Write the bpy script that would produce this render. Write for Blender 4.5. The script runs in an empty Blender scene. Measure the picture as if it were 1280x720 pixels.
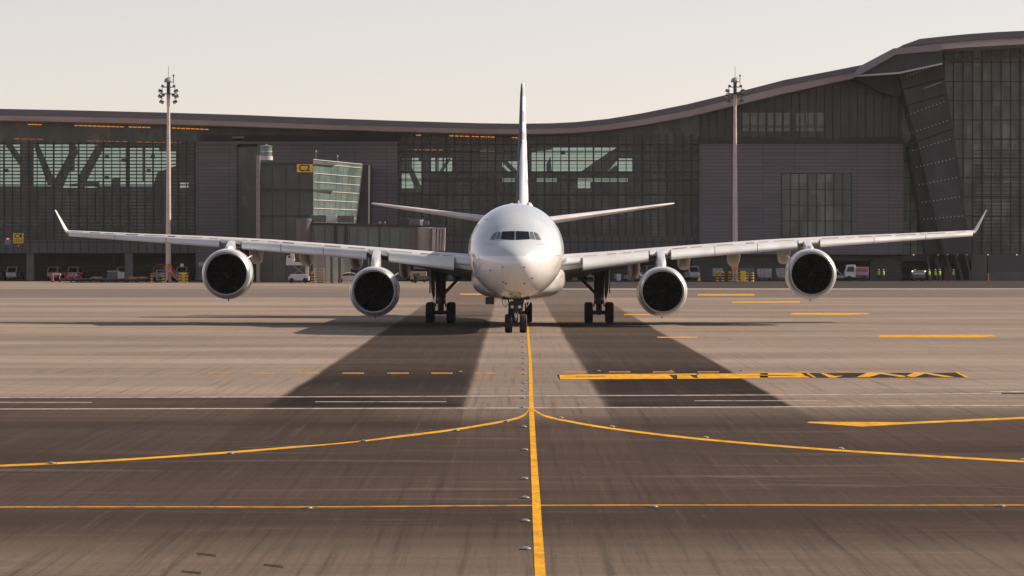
import bpy, bmesh, math, random
from mathutils import Vector, Matrix
random.seed(7)
R = math.radians
scene = bpy.context.scene
C = scene.collection

# ------------------------------------------------------------------ camera
F = 5100.0; CH = 5.06; YH = 310.0          # focal (px at 1280 wide), eye height, horizon row
cd = bpy.data.cameras.new('camera'); cam = bpy.data.objects.new('camera', cd); C.objects.link(cam)
cam.location = (0, 0, CH); cam.rotation_euler = (R(90), 0, 0)
cd.sensor_width = 36; cd.lens = 36*F/1280; cd.shift_y = (YH-360)/1280
cd.clip_start = 1; cd.clip_end = 20000
scene.camera = cam
scene.render.resolution_x = 1024; scene.render.resolution_y = 576

# ------------------------------------------------------------------ light
SUN = Vector((1.61, 0.42, 1.0)).normalized()      # towards the sun
el = math.asin(SUN.z); az = math.atan2(SUN.x, SUN.y)
w = bpy.data.worlds.new('World'); scene.world = w; w.use_nodes = True
nt = w.node_tree; nt.nodes.clear()
sky = nt.nodes.new('ShaderNodeTexSky'); sky.sky_type = 'NISHITA'; sky.sun_disc = False
sky.sun_elevation = el; sky.sun_rotation = az
sky.dust_density = 0.2; sky.air_density = 1.0; sky.ozone_density = 1.0; sky.altitude = 0
hs = nt.nodes.new('ShaderNodeHueSaturation'); hs.inputs['Saturation'].default_value = 0.5
tint = nt.nodes.new('ShaderNodeMix'); tint.data_type = 'RGBA'; tint.blend_type = 'MULTIPLY'
tint.inputs[0].default_value = 1.0; tint.inputs[7].default_value = (1.075, 0.965, 1.0, 1)
bg = nt.nodes.new('ShaderNodeBackground'); bg.inputs['Strength'].default_value = 0.09
wo = nt.nodes.new('ShaderNodeOutputWorld')
nt.links.new(sky.outputs[0], hs.inputs['Color']); nt.links.new(hs.outputs[0], tint.inputs[6])
nt.links.new(tint.outputs[2], bg.inputs['Color']); nt.links.new(bg.outputs[0], wo.inputs['Surface'])
sd = bpy.data.lights.new('sun', 'SUN'); sd.energy = 5.0; sd.angle = R(0.5); sd.color = (1.0, 0.86, 0.69)
sun = bpy.data.objects.new('sun', sd); C.objects.link(sun)
sun.rotation_euler = SUN.to_track_quat('Z', 'Y').to_euler(); sun.location = (100, 40, 120)
vs = scene.view_settings
vs.view_transform = 'Standard'; vs.look = 'None'; vs.gamma = 1; vs.use_curve_mapping = False
vs.exposure = 0.42

# ------------------------------------------------------------------ helpers
def P(px, py, Y):                      # pixel of the 1280x720 photo at depth Y -> world
    return Vector(((px-640)*Y/F, Y, CH+(YH-py)*Y/F))
def GX(px, py):                        # pixel on the ground
    Y = F*CH/(py-YH); return ((px-640)*Y/F, Y)

def tag(o, label=None, cat=None, group=None, kind=None):
    if label: o['label'] = label
    if cat: o['category'] = cat
    if group: o['group'] = group
    if kind: o['kind'] = kind
    return o
def thing(name, label, cat, loc=(0,0,0), rz=0, group=None):
    o = bpy.data.objects.new(name, None); C.objects.link(o); o.empty_display_size = 0.3
    o.location = loc; o.rotation_euler = (0,0,rz)
    return tag(o, label, cat, group)
def copy_tree(o, parent=None):
    c = o.copy(); C.objects.link(c)
    if parent: c.parent = parent
    for ch in list(o.children): copy_tree(ch, c)
    return c

class MB:
    def __init__(s): s.v = []; s.f = []; s.m = []; s.cur = 0
    def add(s, vs_, fs):
        n = len(s.v); s.v += [tuple(p) for p in vs_]
        for f in fs: s.f.append(tuple(i+n for i in f)); s.m.append(s.cur)
        return s
    def mat(s, i): s.cur = i; return s
    def box(s, x0, x1, y0, y1, z0, z1, M=None):
        p = [Vector(q) for q in ((x0,y0,z0),(x1,y0,z0),(x1,y1,z0),(x0,y1,z0),(x0,y0,z1),(x1,y0,z1),(x1,y1,z1),(x0,y1,z1))]
        if M: p = [M@q for q in p]
        return s.add(p, [(0,3,2,1),(4,5,6,7),(0,1,5,4),(1,2,6,5),(2,3,7,6),(3,0,4,7)])
    def prism(s, poly, y0, y1):        # poly in (x, z), extruded in y
        n = len(poly)
        p = [(x,y0,z) for x,z in poly]+[(x,y1,z) for x,z in poly]
        return s.add(p, [tuple(range(n)), tuple(range(2*n-1,n-1,-1))]+[(i,(i+1)%n,n+(i+1)%n,n+i) for i in range(n)])
    def prismx(s, poly, x0, x1):       # poly in (y, z), extruded in x
        n = len(poly)
        p = [(x0,y,z) for y,z in poly]+[(x1,y,z) for y,z in poly]
        return s.add(p, [tuple(range(n)), tuple(range(2*n-1,n-1,-1))]+[(i,(i+1)%n,n+(i+1)%n,n+i) for i in range(n)])
    def loft(s, rings, cap0=True, cap1=True, closed=True):
        n = len(rings[0]); p = [q for r in rings for q in r]; f = []
        for a in range(len(rings)-1):
            for i in range(n if closed else n-1):
                j = (i+1) % n
                f.append((a*n+i, a*n+j, (a+1)*n+j, (a+1)*n+i))
        if cap0: f.append(tuple(range(n-1,-1,-1)))
        if cap1: f.append(tuple((len(rings)-1)*n+i for i in range(n)))
        return s.add(p, f)
    def tube(s, pts, rad, n=10, caps=True):
        pts = [Vector(p) for p in pts]
        if not isinstance(rad, (list, tuple)): rad = [rad]*len(pts)
        rings = []
        for i, p in enumerate(pts):
            d = (pts[min(i+1,len(pts)-1)]-pts[max(i-1,0)]).normalized()
            a = d.orthogonal() if abs(d.z) > .9 else d.cross(Vector((0,0,1)))
            a.normalize(); b = d.cross(a)
            rings.append([p+(a*math.cos(t)+b*math.sin(t))*rad[i] for t in [2*math.pi*k/n for k in range(n)]])
        return s.loft(rings, caps, caps)
    def lathe_y(s, c, prof, n=40, caps=(True,True)):      # prof: (y, r)
        rings = [[(c[0]+r*math.cos(2*math.pi*k/n), c[1]+y, c[2]+r*math.sin(2*math.pi*k/n)) for k in range(n)] for y,r in prof]
        return s.loft(rings, *caps)
    def lathe_x(s, c, prof, n=28, caps=(True,True)):
        rings = [[(c[0]+x, c[1]+r*math.cos(2*math.pi*k/n), c[2]+r*math.sin(2*math.pi*k/n)) for k in range(n)] for x,r in prof]
        return s.loft(rings, *caps)
    def lathe_z(s, c, prof, n=24, caps=(True,True)):
        rings = [[(c[0]+r*math.cos(2*math.pi*k/n), c[1]+r*math.sin(2*math.pi*k/n), c[2]+z) for k in range(n)] for z,r in prof]
        return s.loft(rings, *caps)
    def build(s, name, mats, parent=None, smooth=False, bevel=0, loc=None, merge=False, solid=0, angle=35):
        me = bpy.data.meshes.new(name)
        me.from_pydata(s.v, [], s.f)
        if not isinstance(mats, (list, tuple)): mats = [mats]
        for m in mats: me.materials.append(m)
        me.polygons.foreach_set('material_index', s.m)
        bm = bmesh.new(); bm.from_mesh(me)
        if merge: bmesh.ops.remove_doubles(bm, verts=bm.verts, dist=1e-4)
        bmesh.ops.recalc_face_normals(bm, faces=bm.faces)
        bm.to_mesh(me); bm.free()
        if smooth:
            me.polygons.foreach_set('use_smooth', [True]*len(me.polygons))
            try: me.set_sharp_from_angle(angle=R(angle))
            except Exception: pass
        o = bpy.data.objects.new(name, me); C.objects.link(o)
        if parent: o.parent = parent
        if loc: o.location = loc
        if solid:
            q = o.modifiers.new('solid', 'SOLIDIFY'); q.thickness = solid; q.offset = 0
        if bevel:
            q = o.modifiers.new('bevel', 'BEVEL'); q.width = bevel; q.segments = 2; q.limit_method = 'ANGLE'; q.angle_limit = R(40)
        return o

# ---- node shorthand
class NG:
    def __init__(s, name):
        s.m = bpy.data.materials.new(name); s.m.use_nodes = True
        s.t = s.m.node_tree; s.n = s.t.nodes; s.b = s.n['Principled BSDF']; s.out = s.n['Material Output']
        s.geo = None
    def link(s, a, b): s.t.links.new(a, b)
    def _in(s, sock, v):
        if isinstance(v, (int, float)): sock.default_value = v
        elif isinstance(v, tuple): sock.default_value = v if len(v) == len(sock.default_value) else tuple(v)+(1,)
        else: s.link(v, sock)
    def math(s, op, a, b=0.0, c=None):
        q = s.n.new('ShaderNodeMath'); q.operation = op
        s._in(q.inputs[0], a); s._in(q.inputs[1], b)
        if c is not None: s._in(q.inputs[2], c)
        return q.outputs[0]
    def pos(s, kind='Object'):
        if kind == 'World':
            q = s.n.new('ShaderNodeNewGeometry'); return q.outputs['Position']
        q = s.n.new('ShaderNodeTexCoord'); return q.outputs['Object']
    def sep(s, v):
        q = s.n.new('ShaderNodeSeparateXYZ'); s.link(v, q.inputs[0]); return q.outputs
    def comb(s, x, y, z):
        q = s.n.new('ShaderNodeCombineXYZ'); s._in(q.inputs[0], x); s._in(q.inputs[1], y); s._in(q.inputs[2], z); return q.outputs[0]
    def scale(s, v, sc):
        q = s.n.new('ShaderNodeMapping'); s.link(v, q.inputs[0]); q.inputs['Scale'].default_value = sc; return q.outputs[0]
    def noise(s, v, sc, det=4, rough=.55, dist=0):
        q = s.n.new('ShaderNodeTexNoise'); s.link(v, q.inputs['Vector']); q.inputs['Scale'].default_value = sc
        q.inputs['Detail'].default_value = det; q.inputs['Roughness'].default_value = rough; q.inputs['Distortion'].default_value = dist
        return q.outputs['Fac']
    def rng(s, v, a, b, c=0.0, d=1.0, smooth=True):
        q = s.n.new('ShaderNodeMapRange'); q.interpolation_type = 'SMOOTHSTEP' if smooth else 'LINEAR'
        s._in(q.inputs[0], v); q.inputs[1].default_value = a; q.inputs[2].default_value = b
        q.inputs[3].default_value = c; q.inputs[4].default_value = d; return q.outputs[0]
    def mix(s, f, a, b, mode='MIX'):
        q = s.n.new('ShaderNodeMix'); q.data_type = 'RGBA'; q.blend_type = mode
        s._in(q.inputs[0], f); s._in(q.inputs[6], a); s._in(q.inputs[7], b); return q.outputs[2]
    def bump(s, h, st, dist=.02):
        q = s.n.new('ShaderNodeBump'); s.link(h, q.inputs['Height']); q.inputs['Strength'].default_value = st
        q.inputs['Distance'].default_value = dist; s.link(q.outputs[0], s.b.inputs['Normal'])
    def set(s, **k):
        for a, v in k.items(): s._in(s.b.inputs[a.replace('_', ' ')], v)
        return s

MATS = {}
def mat(name, col, rough=.6, metal=0, var=.15, sc=1.5, bump=0, coat=0, spec=.5, emit=0):
    if name in MATS: return MATS[name]
    g = NG(name); p = g.pos()
    n = g.noise(p, sc, 5)
    f = g.rng(n, .3, .7)
    lo = tuple(c*(1-var) for c in col)+(1,); hi = tuple(min(1, c*(1+var*.6)) for c in col)+(1,)
    g.set(Base_Color=g.mix(f, lo, hi), Metallic=metal)
    g.set(Roughness=g.rng(n, .2, .8, max(.02, rough-.08), min(1, rough+.08)))
    g.b.inputs['Specular IOR Level'].default_value = spec
    g.b.inputs['Coat Weight'].default_value = coat; g.b.inputs['Coat Roughness'].default_value = .08
    if bump: g.bump(g.noise(p, sc*6, 4), bump)
    if emit:
        g.b.inputs['Emission Color'].default_value = tuple(col)+(1,); g.b.inputs['Emission Strength'].default_value = emit
    MATS[name] = g.m; return g.m

# ------------------------------------------------------------------ ground material
def ground_material():
    g = NG('airfield_pavement'); p = g.pos('World'); X, Y, Z = g.sep(p)
    # streaks running sideways and along the taxiway
    nx = g.noise(g.scale(p, (.02, .085, 1)), 1.0, 7, .6, .35)
    nx2 = g.noise(g.scale(p, (.09, .8, 1)), 1.0, 6, .6, .5)
    ny = g.noise(g.scale(p, (1.6, .018, 1)), 1.0, 6, .65); ny2 = g.noise(g.scale(p, (5.5, .05, 1)), 1.0, 7, .7); nsp = g.noise(g.scale(p, (6, 1.1, 1)), 1.0, 3, .8)
    nb = g.noise(g.scale(p, (.02, .03, 1)), 1.0, 5, .6, .4)
    nf = g.noise(g.scale(p, (1, 1, 1)), 9.0, 5, .7)
    con = g.mix(g.rng(nx, .36, .66), (.225,.175,.139), (.325,.257,.208))
    con = g.mix(g.math('MULTIPLY', g.rng(nb, .42, .68), .35), con, (.185,.144,.112))
    asp = g.mix(g.rng(nx, .35, .65), (.034,.0235,.020), (.084,.058,.047))
    asp = g.mix(g.math('MULTIPLY', g.rng(nb, .4, .7), .5), asp, (.12,.088,.066))
    # boundary between the two pavements (row 511) with left side starting at row 493
    leftness = g.rng(X, -6, -1, 1, 0)
    edge = g.math('ADD', 129.0, g.math('MULTIPLY', leftness, 9.5))
    edge = g.math('ADD', edge, g.math('MULTIPLY', g.math('SUBTRACT', nx, .5), 3.0))
    isasp = g.math('ADD', g.math('MULTIPLY', g.rng(g.math('SUBTRACT', edge, Y), -1, 1), g.math('MAXIMUM', leftness, .55)), g.math('MULTIPLY', g.rng(g.math('SUBTRACT', edge, Y), -1, 17), g.math('SUBTRACT', 1.0, g.math('MAXIMUM', leftness, .55))))
    col = g.mix(isasp, con, asp)
    # darker broad bands inside the asphalt, worn lighter strip nearest to us
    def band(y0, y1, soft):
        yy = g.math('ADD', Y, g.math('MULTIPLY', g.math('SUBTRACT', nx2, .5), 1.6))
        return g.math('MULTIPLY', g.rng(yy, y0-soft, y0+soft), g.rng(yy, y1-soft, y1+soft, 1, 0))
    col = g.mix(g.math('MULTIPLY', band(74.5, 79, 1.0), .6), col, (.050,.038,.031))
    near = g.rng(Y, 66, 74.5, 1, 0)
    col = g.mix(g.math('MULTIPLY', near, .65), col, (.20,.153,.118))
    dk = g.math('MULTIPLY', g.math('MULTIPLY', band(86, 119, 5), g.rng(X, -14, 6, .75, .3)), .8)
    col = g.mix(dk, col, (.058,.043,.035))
    # rubbered wheel lanes
    xx = g.math('ADD', X, g.math('MULTIPLY', g.math('SUBTRACT', ny, .5), .5))
    def lane(a, b, soft): return g.math('MULTIPLY', g.rng(xx, a-soft, a+soft), g.rng(xx, b-soft, b+soft, 1, 0))
    lanes = g.math('MAXIMUM', lane(-7.8, -1.5, .16), lane(3.0, 9.0, .16))
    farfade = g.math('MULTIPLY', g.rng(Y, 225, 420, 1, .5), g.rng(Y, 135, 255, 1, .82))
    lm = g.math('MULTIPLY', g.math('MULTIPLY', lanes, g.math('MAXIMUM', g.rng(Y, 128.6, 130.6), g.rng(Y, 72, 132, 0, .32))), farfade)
    lm = g.math('MULTIPLY', lm, g.rng(nb, .3, .6, .9, 1))
    lm = g.math('MULTIPLY', lm, g.rng(ny, .25, .6, .9, 1.0))
    lanecol = g.mix(g.rng(ny, .4, .75), (.012,.008,.007), (.030,.021,.018))
    col = g.mix(lm, col, lanecol)
    # middle strip a little stained
    mid = g.math('MULTIPLY', lane(-1.45, 3.0, .5), g.math('MULTIPLY', g.rng(Y, 129, 240, .5, .2), g.rng(Y, 128, 130)))
    col = g.mix(mid, col, (.17,.13,.108))
    # tyre streaks on the near asphalt
    st = g.math('MULTIPLY', g.rng(g.noise(g.scale(p, (3.2, .012, 1)), 1, 4, .7), .56, .72), g.math('MAXIMUM', lane(-6.4, -3.6, 1), lane(3.6, 6.6, 1)))
    st = g.math('MULTIPLY', st, g.rng(Y, 127, 132, .75, .25))
    col = g.mix(st, col, (.038,.029,.025))
    # fine sideways streaks everywhere + grain
    nearf = g.rng(Y, 110, 200, 1, .35)
    col = g.mix(g.math('MULTIPLY', g.rng(nx2, .45, .7, 0, .28), nearf), col, (.07,.055,.047))
    col = g.mix(g.math('MULTIPLY', g.rng(nx2, .25, .45, .16, 0), nearf), col, (.42,.34,.28))
    alongw = g.rng(Y, 120, 200, 1, .55)
    col = g.mix(g.math('MULTIPLY', g.rng(ny2, .48, .72, 0, .5), alongw), col, (.035,.027,.023))
    col = g.mix(g.math('MULTIPLY', g.rng(ny2, .28, .45, .16, 0), alongw), col, (.24,.185,.145))
    col = g.mix(g.math('MULTIPLY', g.rng(nsp, .62, .8, 0, .5), g.rng(Y, 90, 150, 1, .3)), col, (.03,.024,.02))
    col = g.mix(g.math('MULTIPLY', g.rng(nsp, .2, .38, .35, 0), g.rng(Y, 90, 150, 1, .3)), col, (.22,.17,.135))
    # cross taxiway (grey band) and service road on the right, terminal shade toned into its asphalt
    b2 = g.math('MULTIPLY', g.rng(g.math('ADD', Y, g.math('MULTIPLY', nb, 30)), 425, 440), g.rng(Y, 500, 512, 1, 0))
    col = g.mix(g.math('MULTIPLY', b2, .62), col, (.13,.105,.095))
    for (a, b, k) in ((296, 306, .3), (345, 357, .42), (392, 400, .25)):
        bb = g.math('MULTIPLY', g.rng(Y, a-6, a+6), g.rng(Y, b-6, b+6, 1, 0))
        col = g.mix(g.math('MULTIPLY', g.math('MULTIPLY', bb, k), g.rng(nx, .3, .6)), col, (.14,.11,.10))
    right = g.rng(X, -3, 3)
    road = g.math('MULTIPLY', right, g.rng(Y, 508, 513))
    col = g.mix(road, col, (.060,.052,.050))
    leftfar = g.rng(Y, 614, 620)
    col = g.mix(leftfar, col, (.05,.045,.043))  # dark apron, with the shade before the terminal put into its colour
    grain = g.rng(nf, .2, .8, .80, 1.2)
    q = g.n.new('ShaderNodeVectorMath'); q.operation = 'SCALE'; g.link(col, q.inputs[0]); g.link(grain, q.inputs['Scale'])
    g.link(q.outputs[0], g.b.inputs['Base Color'])
    g.set(Roughness=.95); g.b.inputs['Specular IOR Level'].default_value = .02
    g.bump(nf, .25, .01)
    return g.m
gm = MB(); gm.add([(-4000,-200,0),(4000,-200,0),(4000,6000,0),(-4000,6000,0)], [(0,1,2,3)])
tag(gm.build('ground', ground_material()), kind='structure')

# ------------------------------------------------------------------ painted markings
def paint(name, col, wear=.45):
    g = NG(name); p = g.pos('World')
    n = g.noise(g.scale(p, (.5, .6, 1)), 2.0, 6, .7); n2 = g.noise(g.scale(p, (1.2, .3, 1)), 2.0, 6, .75)
    c = g.mix(g.rng(n, .35, .7), tuple(x*.72 for x in col)+(1,), col+(1,))
    c = g.mix(g.rng(n2, .46, .66, 0, wear), c, (.12,.08,.05))
    g.set(Base_Color=c, Roughness=.8); g.b.inputs['Specular IOR Level'].default_value = .05; return g.m
YEL = paint('yellow_paint', (.82,.40,.02)); WHT = paint('white_paint', (.52,.44,.39), .7); BLK = paint('black_paint', (.022,.022,.024))
YELW = paint('worn_yellow_paint', (.60,.27,.02), .8)
LEV = [0]
def ground_poly(name, polys, m, z=.004):
    b = MB()
    for poly in polys:
        b.add([(x, y, z) for x, y in poly], [tuple(range(len(poly)))])
    return tag(b.build(name, m), kind='structure')
def pq(pts): return [GX(*q) for q in pts]
def strip_px(pts, th):                 # pts (x, y, thickness in px rows) -> quads
    out = []
    for (a, b) in zip(pts[:-1], pts[1:]):
        out.append([GX(a[0], a[1]+th/2), GX(b[0], b[1]+th/2), GX(b[0], b[1]-th/2), GX(a[0], a[1]-th/2)])
    return out
def joined(name, rows, m, z=.004):
    b = MB(); n = len(rows)
    b.add([(x,y,z) for r in rows for (x,y) in r], [(2*i, 2*i+1, 2*i+3, 2*i+2) for i in range(n-1)])
    return tag(b.build(name, m), kind='structure')
# centreline
cl = [(720,668.6,682.2),(690,667.4,680),(660,666.2,677.6),(622,665.0,675.2),(590,663.7,672.6),(560,663,670.3),(535,662,668.8),(511,661.2,667.3),
      (480,661.2,665.9),(450,660.9,664.6),(430,659.4,662.7),(415,658.6,661.4),(400,657.6,659.9),(385,657.0,658.8),(370,656.4,657.6)]
joined('centre_line', [[GX(a, y), GX(b, y)] for y, a, b in [(760,670,684)]+cl], YEL, .008)
def curve_line(name, pts, th, m, z=.004):
    rows = []
    for i, (x, y) in enumerate(pts):
        rows.append([GX(x, y+th/2), GX(x, y-th/2)])
    return joined(name, rows, m, z)
def smooth_pts(pts, k=6):
    out = []
    for i in range(len(pts)-1):
        p0 = pts[max(i-1,0)]; p1 = pts[i]; p2 = pts[i+1]; p3 = pts[min(i+2,len(pts)-1)]
        for j in range(k):
            t = j/k
            out.append(tuple(.5*((2*p1[a])+(-p0[a]+p2[a])*t+(2*p0[a]-5*p1[a]+4*p2[a]-p3[a])*t*t+(-p0[a]+3*p1[a]-3*p2[a]+p3[a])*t**3) for a in (0,1)))
    out.append(pts[-1]); return out
curve_line('turn_line', smooth_pts([(-60,585),(0,582.3),(128,576.3),(288,565.5),(400,556),(457,550.5),(550,539.5),(600,532),(640,524.5),(655,519),(661,512)]), 2.4, YEL)
curve_line('turn_line', smooth_pts([(1340,580),(1280,577),(1051,563.3),(882,549.5),(765,535.8),(705,525.5),(680,519.5),(667,512)]), 2.4, YEL)
curve_line('crossing_line', smooth_pts([(-60,634.5),(0,634),(200,633.6),(400,633.8),(640,632),(900,631.4),(1100,631.6),(1340,631.3)]), 1.5, YELW)
curve_line('edge_line', smooth_pts([(-60,497),(200,496.6),(480,495.8),(640,495),(900,494),(1340,491.5)]), 1.0, WHT)
curve_line('edge_line', smooth_pts([(-60,511.5),(200,511),(500,510.5),(900,509),(1100,507.5),(1340,506.5)]), 1.1, WHT)
for a, b, y in ((-60,115,503),(394,558,502.3),(868,1032,501)):
    curve_line('short_line', [(a,y),(b,y)], .7, WHT)
ground_poly('dash_marking', [pq([(x,467.2),(x+27,467.2),(x+27,465.8),(x,465.8)]) for x in (260,316,372,428,484,539,594)]+
            [pq([(x,465.6),(x+27,465.6),(x+27,464.4),(x,464.4)]) for x in (706,761,816,872,928,984,1040)]+[pq([(650,467),(658,467),(658,465.8),(650,465.8)]), pq([(668,467),(677,467),(677,465.8),(668,465.8)])], YELW)
for pts in ([(1098,421.5),(1100,418.8),(1240,418.6),(1246,420.4),(1225,421.8)], [(987,393.4),(990,391.2),(1083,391.2),(1088,392.6),(1060,393.6)],
            [(822,422.3),(822,421),(872,421),(872,422.3)], [(872,369.4),(872,367.6),(943,367.6),(943,369.4)], [(915,378.6),(915,377),(1000,376.6),(1000,378.2)],
            [(575,368.5),(575,367),(603,367),(603,368.5)],[(780,393.8),(780,392.8),(812,392.8),(812,393.8)],
            [(1008,528.6),(1012,527.2),(1130,527.8),(1280,521.2),(1340,519.6),(1340,521.8),(1280,523.6),(1135,530.2),(1078,533.4)]):
    ground_poly('yellow_marking', [pq(pts)], YEL)
curve_line('far_edge_line', [(700,361.3),(1340,361)], 1.0, WHT)
ground_poly('white_marking', [pq([(1238,490.6),(1340,490.6),(1340,489.2),(1238,489.2)])], WHT, .008)
ground_poly('joint_marking', [pq([(1252,492.4),(1340,492.4),(1340,491.4),(1252,491.4)])], BLK, .012)
# painted lettering panel, seen edge-on
def zl(x, y): return (680+x/4.571, 440+y/4.571)
def zr(x, y): return (950+x/4.571, 440+y/4.571)
ground_poly('lettering_panel', [pq([zl(75,132),zl(90,158),zr(300,148),zr(1190,146),zr(1150,119),zr(0,121),zl(100,127)])], BLK, .004)
Lt = [[zl(88,131),zl(92,157),zl(180,157),zl(180,129)], [zl(180,129),zl(180,140),zl(350,138),zl(350,127)], [zl(180,142),zl(180,157),zl(350,156),zl(350,141)],
      [zl(350,127),zl(350,156),zl(740,154),zl(715,133),zl(715,125)], [zl(715,125),zl(715,131),zl(830,131),zl(885,132),zl(880,124)],
      [zl(760,135),zl(762,154),zl(885,153),zl(868,148),zl(765,150)], [zl(760,133),zl(765,148),zl(858,148),zl(832,133)],
      [zl(870,125),zl(880,153),zl(1060,152),zl(1060,124)], [zl(1060,124),zl(1060,136.5),zl(1280,135),zl(1280,122)], [zl(1060,137.5),zl(1060,152),zl(1280,150),zl(1280,136.5)],
      [zr(0,137),zr(0,148),zr(290,147),zr(262,138)], [zr(0,120),zr(0,131),zr(150,134),zr(262,140),zr(235,121)], [zr(262,120),zr(275,120),zr(322,147),zr(305,147)],
      [zr(345,122),zr(368,122),zr(425,138),zr(478,136),zr(455,141),zr(430,147),zr(398,147)], [zr(552,144),zr(622,144),zr(690,126),zr(640,118),zr(615,119)],
      [zr(640,118),zr(700,119),zr(870,143),zr(800,143)], [zr(820,144),zr(885,144),zr(945,124),zr(900,117),zr(880,118)], [zr(900,117),zr(950,118),zr(1115,144),zr(1055,144)],
      [zr(1112,115),zr(1132,115),zr(1198,147),zr(1175,147)]]
ground_poly('painted_lettering', [pq(q) for q in Lt], YEL, .008)
# rubber scuffs
for (x, y, wd) in ((258,693,24),(239,715,24),(342,707,24)):
    for k in (0, 1.6):
        ground_poly('skid_mark', [pq([(x-wd/2,y-1.2+k),(x+wd/2,y+1.4+k),(x+wd/2,y+.6+k),(x-wd/2,y-1.9+k)])], BLK)
curve_line('skid_mark', smooth_pts([(724,588),(732,594),(727,599),(724,606),(729,612)]), 1.4, mat('scuff', (.03,.024,.02), .8))
curve_line('skid_mark', smooth_pts([(300,560),(390,556),(470,548),(540,537)]), .9, mat('scuff', (.03,.024,.02), .8))
curve_line('skid_mark', smooth_pts([(845,594),(960,600),(1100,604),(1280,611),(1340,613)]), .9, mat('scuff', (.03,.024,.02), .8))

# inset lights
LM = mat('light_metal', (.28,.265,.25), .6, .2); LD = mat('light_seat', (.03,.03,.03), .7); LG = mat('light_lens', (.85,.85,.82), .15)
def inset_light(x, y, s=.085):
    t = thing('inset_light', 'x', 'ground light', (x, y, .0))
    MB().lathe_z((0,0,0), [(0,s*1.45),(.012,s*1.45),(.014,s*1.2)], 18).build('seat', LD, t, loc=(0,0,0))
    MB().lathe_z((0,0,.014), [(0,s),(.02,s*.92),(.026,s*.5)], 18).build('casing', LM, t, smooth=True)
    MB().box(-s*.5, s*.5, -s*.62, -s*.42, .034, .055).build('lens', LG, t)
    return t
proto_light = None
def put_light(px, py, label, group):
    global proto_light
    x, y = GX(px, py)
    if proto_light is None: proto_light = inset_light(x, y); o = proto_light
    else: o = copy_tree(proto_light); o.location = (x, y, 0)
    o['label'] = label; o['group'] = group
    return o
clx = [(421,653.6),(428,653.8),(434,654),(441,654.2),(448,654.5),(455,654.8),(462,655),(468,655.2),(479,655),(489,654.2),(498,654),(510,653.6),(534,654.5),(563,656),(599,655.5),(623,656.5),(652,656.8),(687,657.5)]
NUM = ['first','second','third','fourth','fifth','sixth','seventh','eighth','ninth','tenth','eleventh','twelfth','thirteenth','fourteenth','fifteenth','sixteenth','seventeenth','eighteenth']
for i, (y, x) in enumerate(reversed(clx)):
    put_light(x, y, 'small round inset light left of the centreline, %s from the bottom edge' % NUM[i], 'inset lights beside the centreline')
for i, (x, y) in enumerate([(65,580),(288,567.5),(455,552),(570,538.8),(633,527.5)]):
    put_light(x, y, 'inset light on the left turning line, %s from the left edge' % NUM[i], 'inset lights on the turning lines')
for i, (x, y) in enumerate([(701,523),(765,534),(882,547.5),(1051,561.5),(1278,575.5)]):
    put_light(x, y, 'inset light on the right turning line, %s from the centreline' % NUM[i], 'inset lights on the turning lines')
for x, y, l in ((385,636,'inset light on the yellow crossing line left of the centreline'), (817,634.2,'inset light on the yellow crossing line right of the centreline'),
                (1251,633.6,'inset light on the yellow crossing line near the right edge')):
    put_light(x, y, l, 'inset lights on the crossing line')
for i, (x, y) in enumerate([(488,467.6),(575,465.2),(748,464.2),(838,464.2),(927,463.6)]):
    put_light(x, y, 'tiny inset light on the dashed yellow line, %s from the left' % NUM[i], 'inset lights on the dashed line')

# ================================================================== AIRCRAFT
def fuselage_paint():
    g = NG('fuselage_paint'); p = g.pos(); X, Y, Z = g.sep(p)
    n = g.noise(p, .8, 6, .6); n2 = g.noise(g.scale(p, (1, .25, 1)), 3.0, 5, .65)
    base = g.mix(g.rng(n, .3, .7), (.66,.665,.66), (.74,.74,.73))
    # light grey crown, white lower lobe (horizon reflection and shade toned in), brown-grey dirt streaks under the nose
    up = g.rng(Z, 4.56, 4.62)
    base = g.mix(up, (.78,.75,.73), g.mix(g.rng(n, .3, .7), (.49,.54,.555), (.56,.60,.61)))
    dirt = g.math('MULTIPLY', g.rng(Z, 2.0, 3.2, 1, 0), g.rng(n2, .35, .65, .3, .9))
    base = g.mix(g.math('MULTIPLY', dirt, .45), base, (.36,.27,.21))
    # cabin windows on the sides
    cell = g.math('ABSOLUTE', g.math('SUBTRACT', g.math('FRACT', g.math('DIVIDE', Y, .533)), .5))
    wm = g.math('MULTIPLY', g.math('LESS_THAN', cell, .22), g.math('LESS_THAN', g.math('ABSOLUTE', g.math('SUBTRACT', Z, 5.45)), .17))
    wm = g.math('MULTIPLY', wm, g.math('MULTIPLY', g.math('GREATER_THAN', Y, 8.5), g.math('LESS_THAN', Y, 60)))
    base = g.mix(wm, base, (.03,.035,.04))
    # burgundy strip line along the side, panel joints
    j = g.math('LESS_THAN', g.math('ABSOLUTE', g.math('SUBTRACT', g.math('FRACT', g.math('DIVIDE', Y, 2.13)), .5)), .004)
    base = g.mix(g.math('MULTIPLY', j, .35), base, (.2,.2,.2))
    g.set(Base_Color=base, Roughness=.32); g.b.inputs['Coat Weight'].default_value = .9; g.b.inputs['Coat Roughness'].default_value = .07
    return g.m
FP = fuselage_paint()
WP = mat('wing_paint', (.60,.60,.60), .34, 0, .10, .5, coat=.4)
WT = mat('wing_skin', (.66,.62,.60), .45, 0, .16, .6, coat=.2)
NAC = mat('nacelle_paint', (.66,.66,.65), .3, 0, .08, .8, coat=.6)
LIP = mat('polished_lip', (.50,.50,.51), .38, .7, .06, 1)
DRK = mat('intake_dark', (.012,.012,.013), .7)
FAN = mat('fan_blade', (.007,.007,.0075), .6, .2, .1, 3)
GRY = mat('fairing_grey', (.42,.41,.40), .45, 0, .12, .8, coat=.2)
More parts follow.
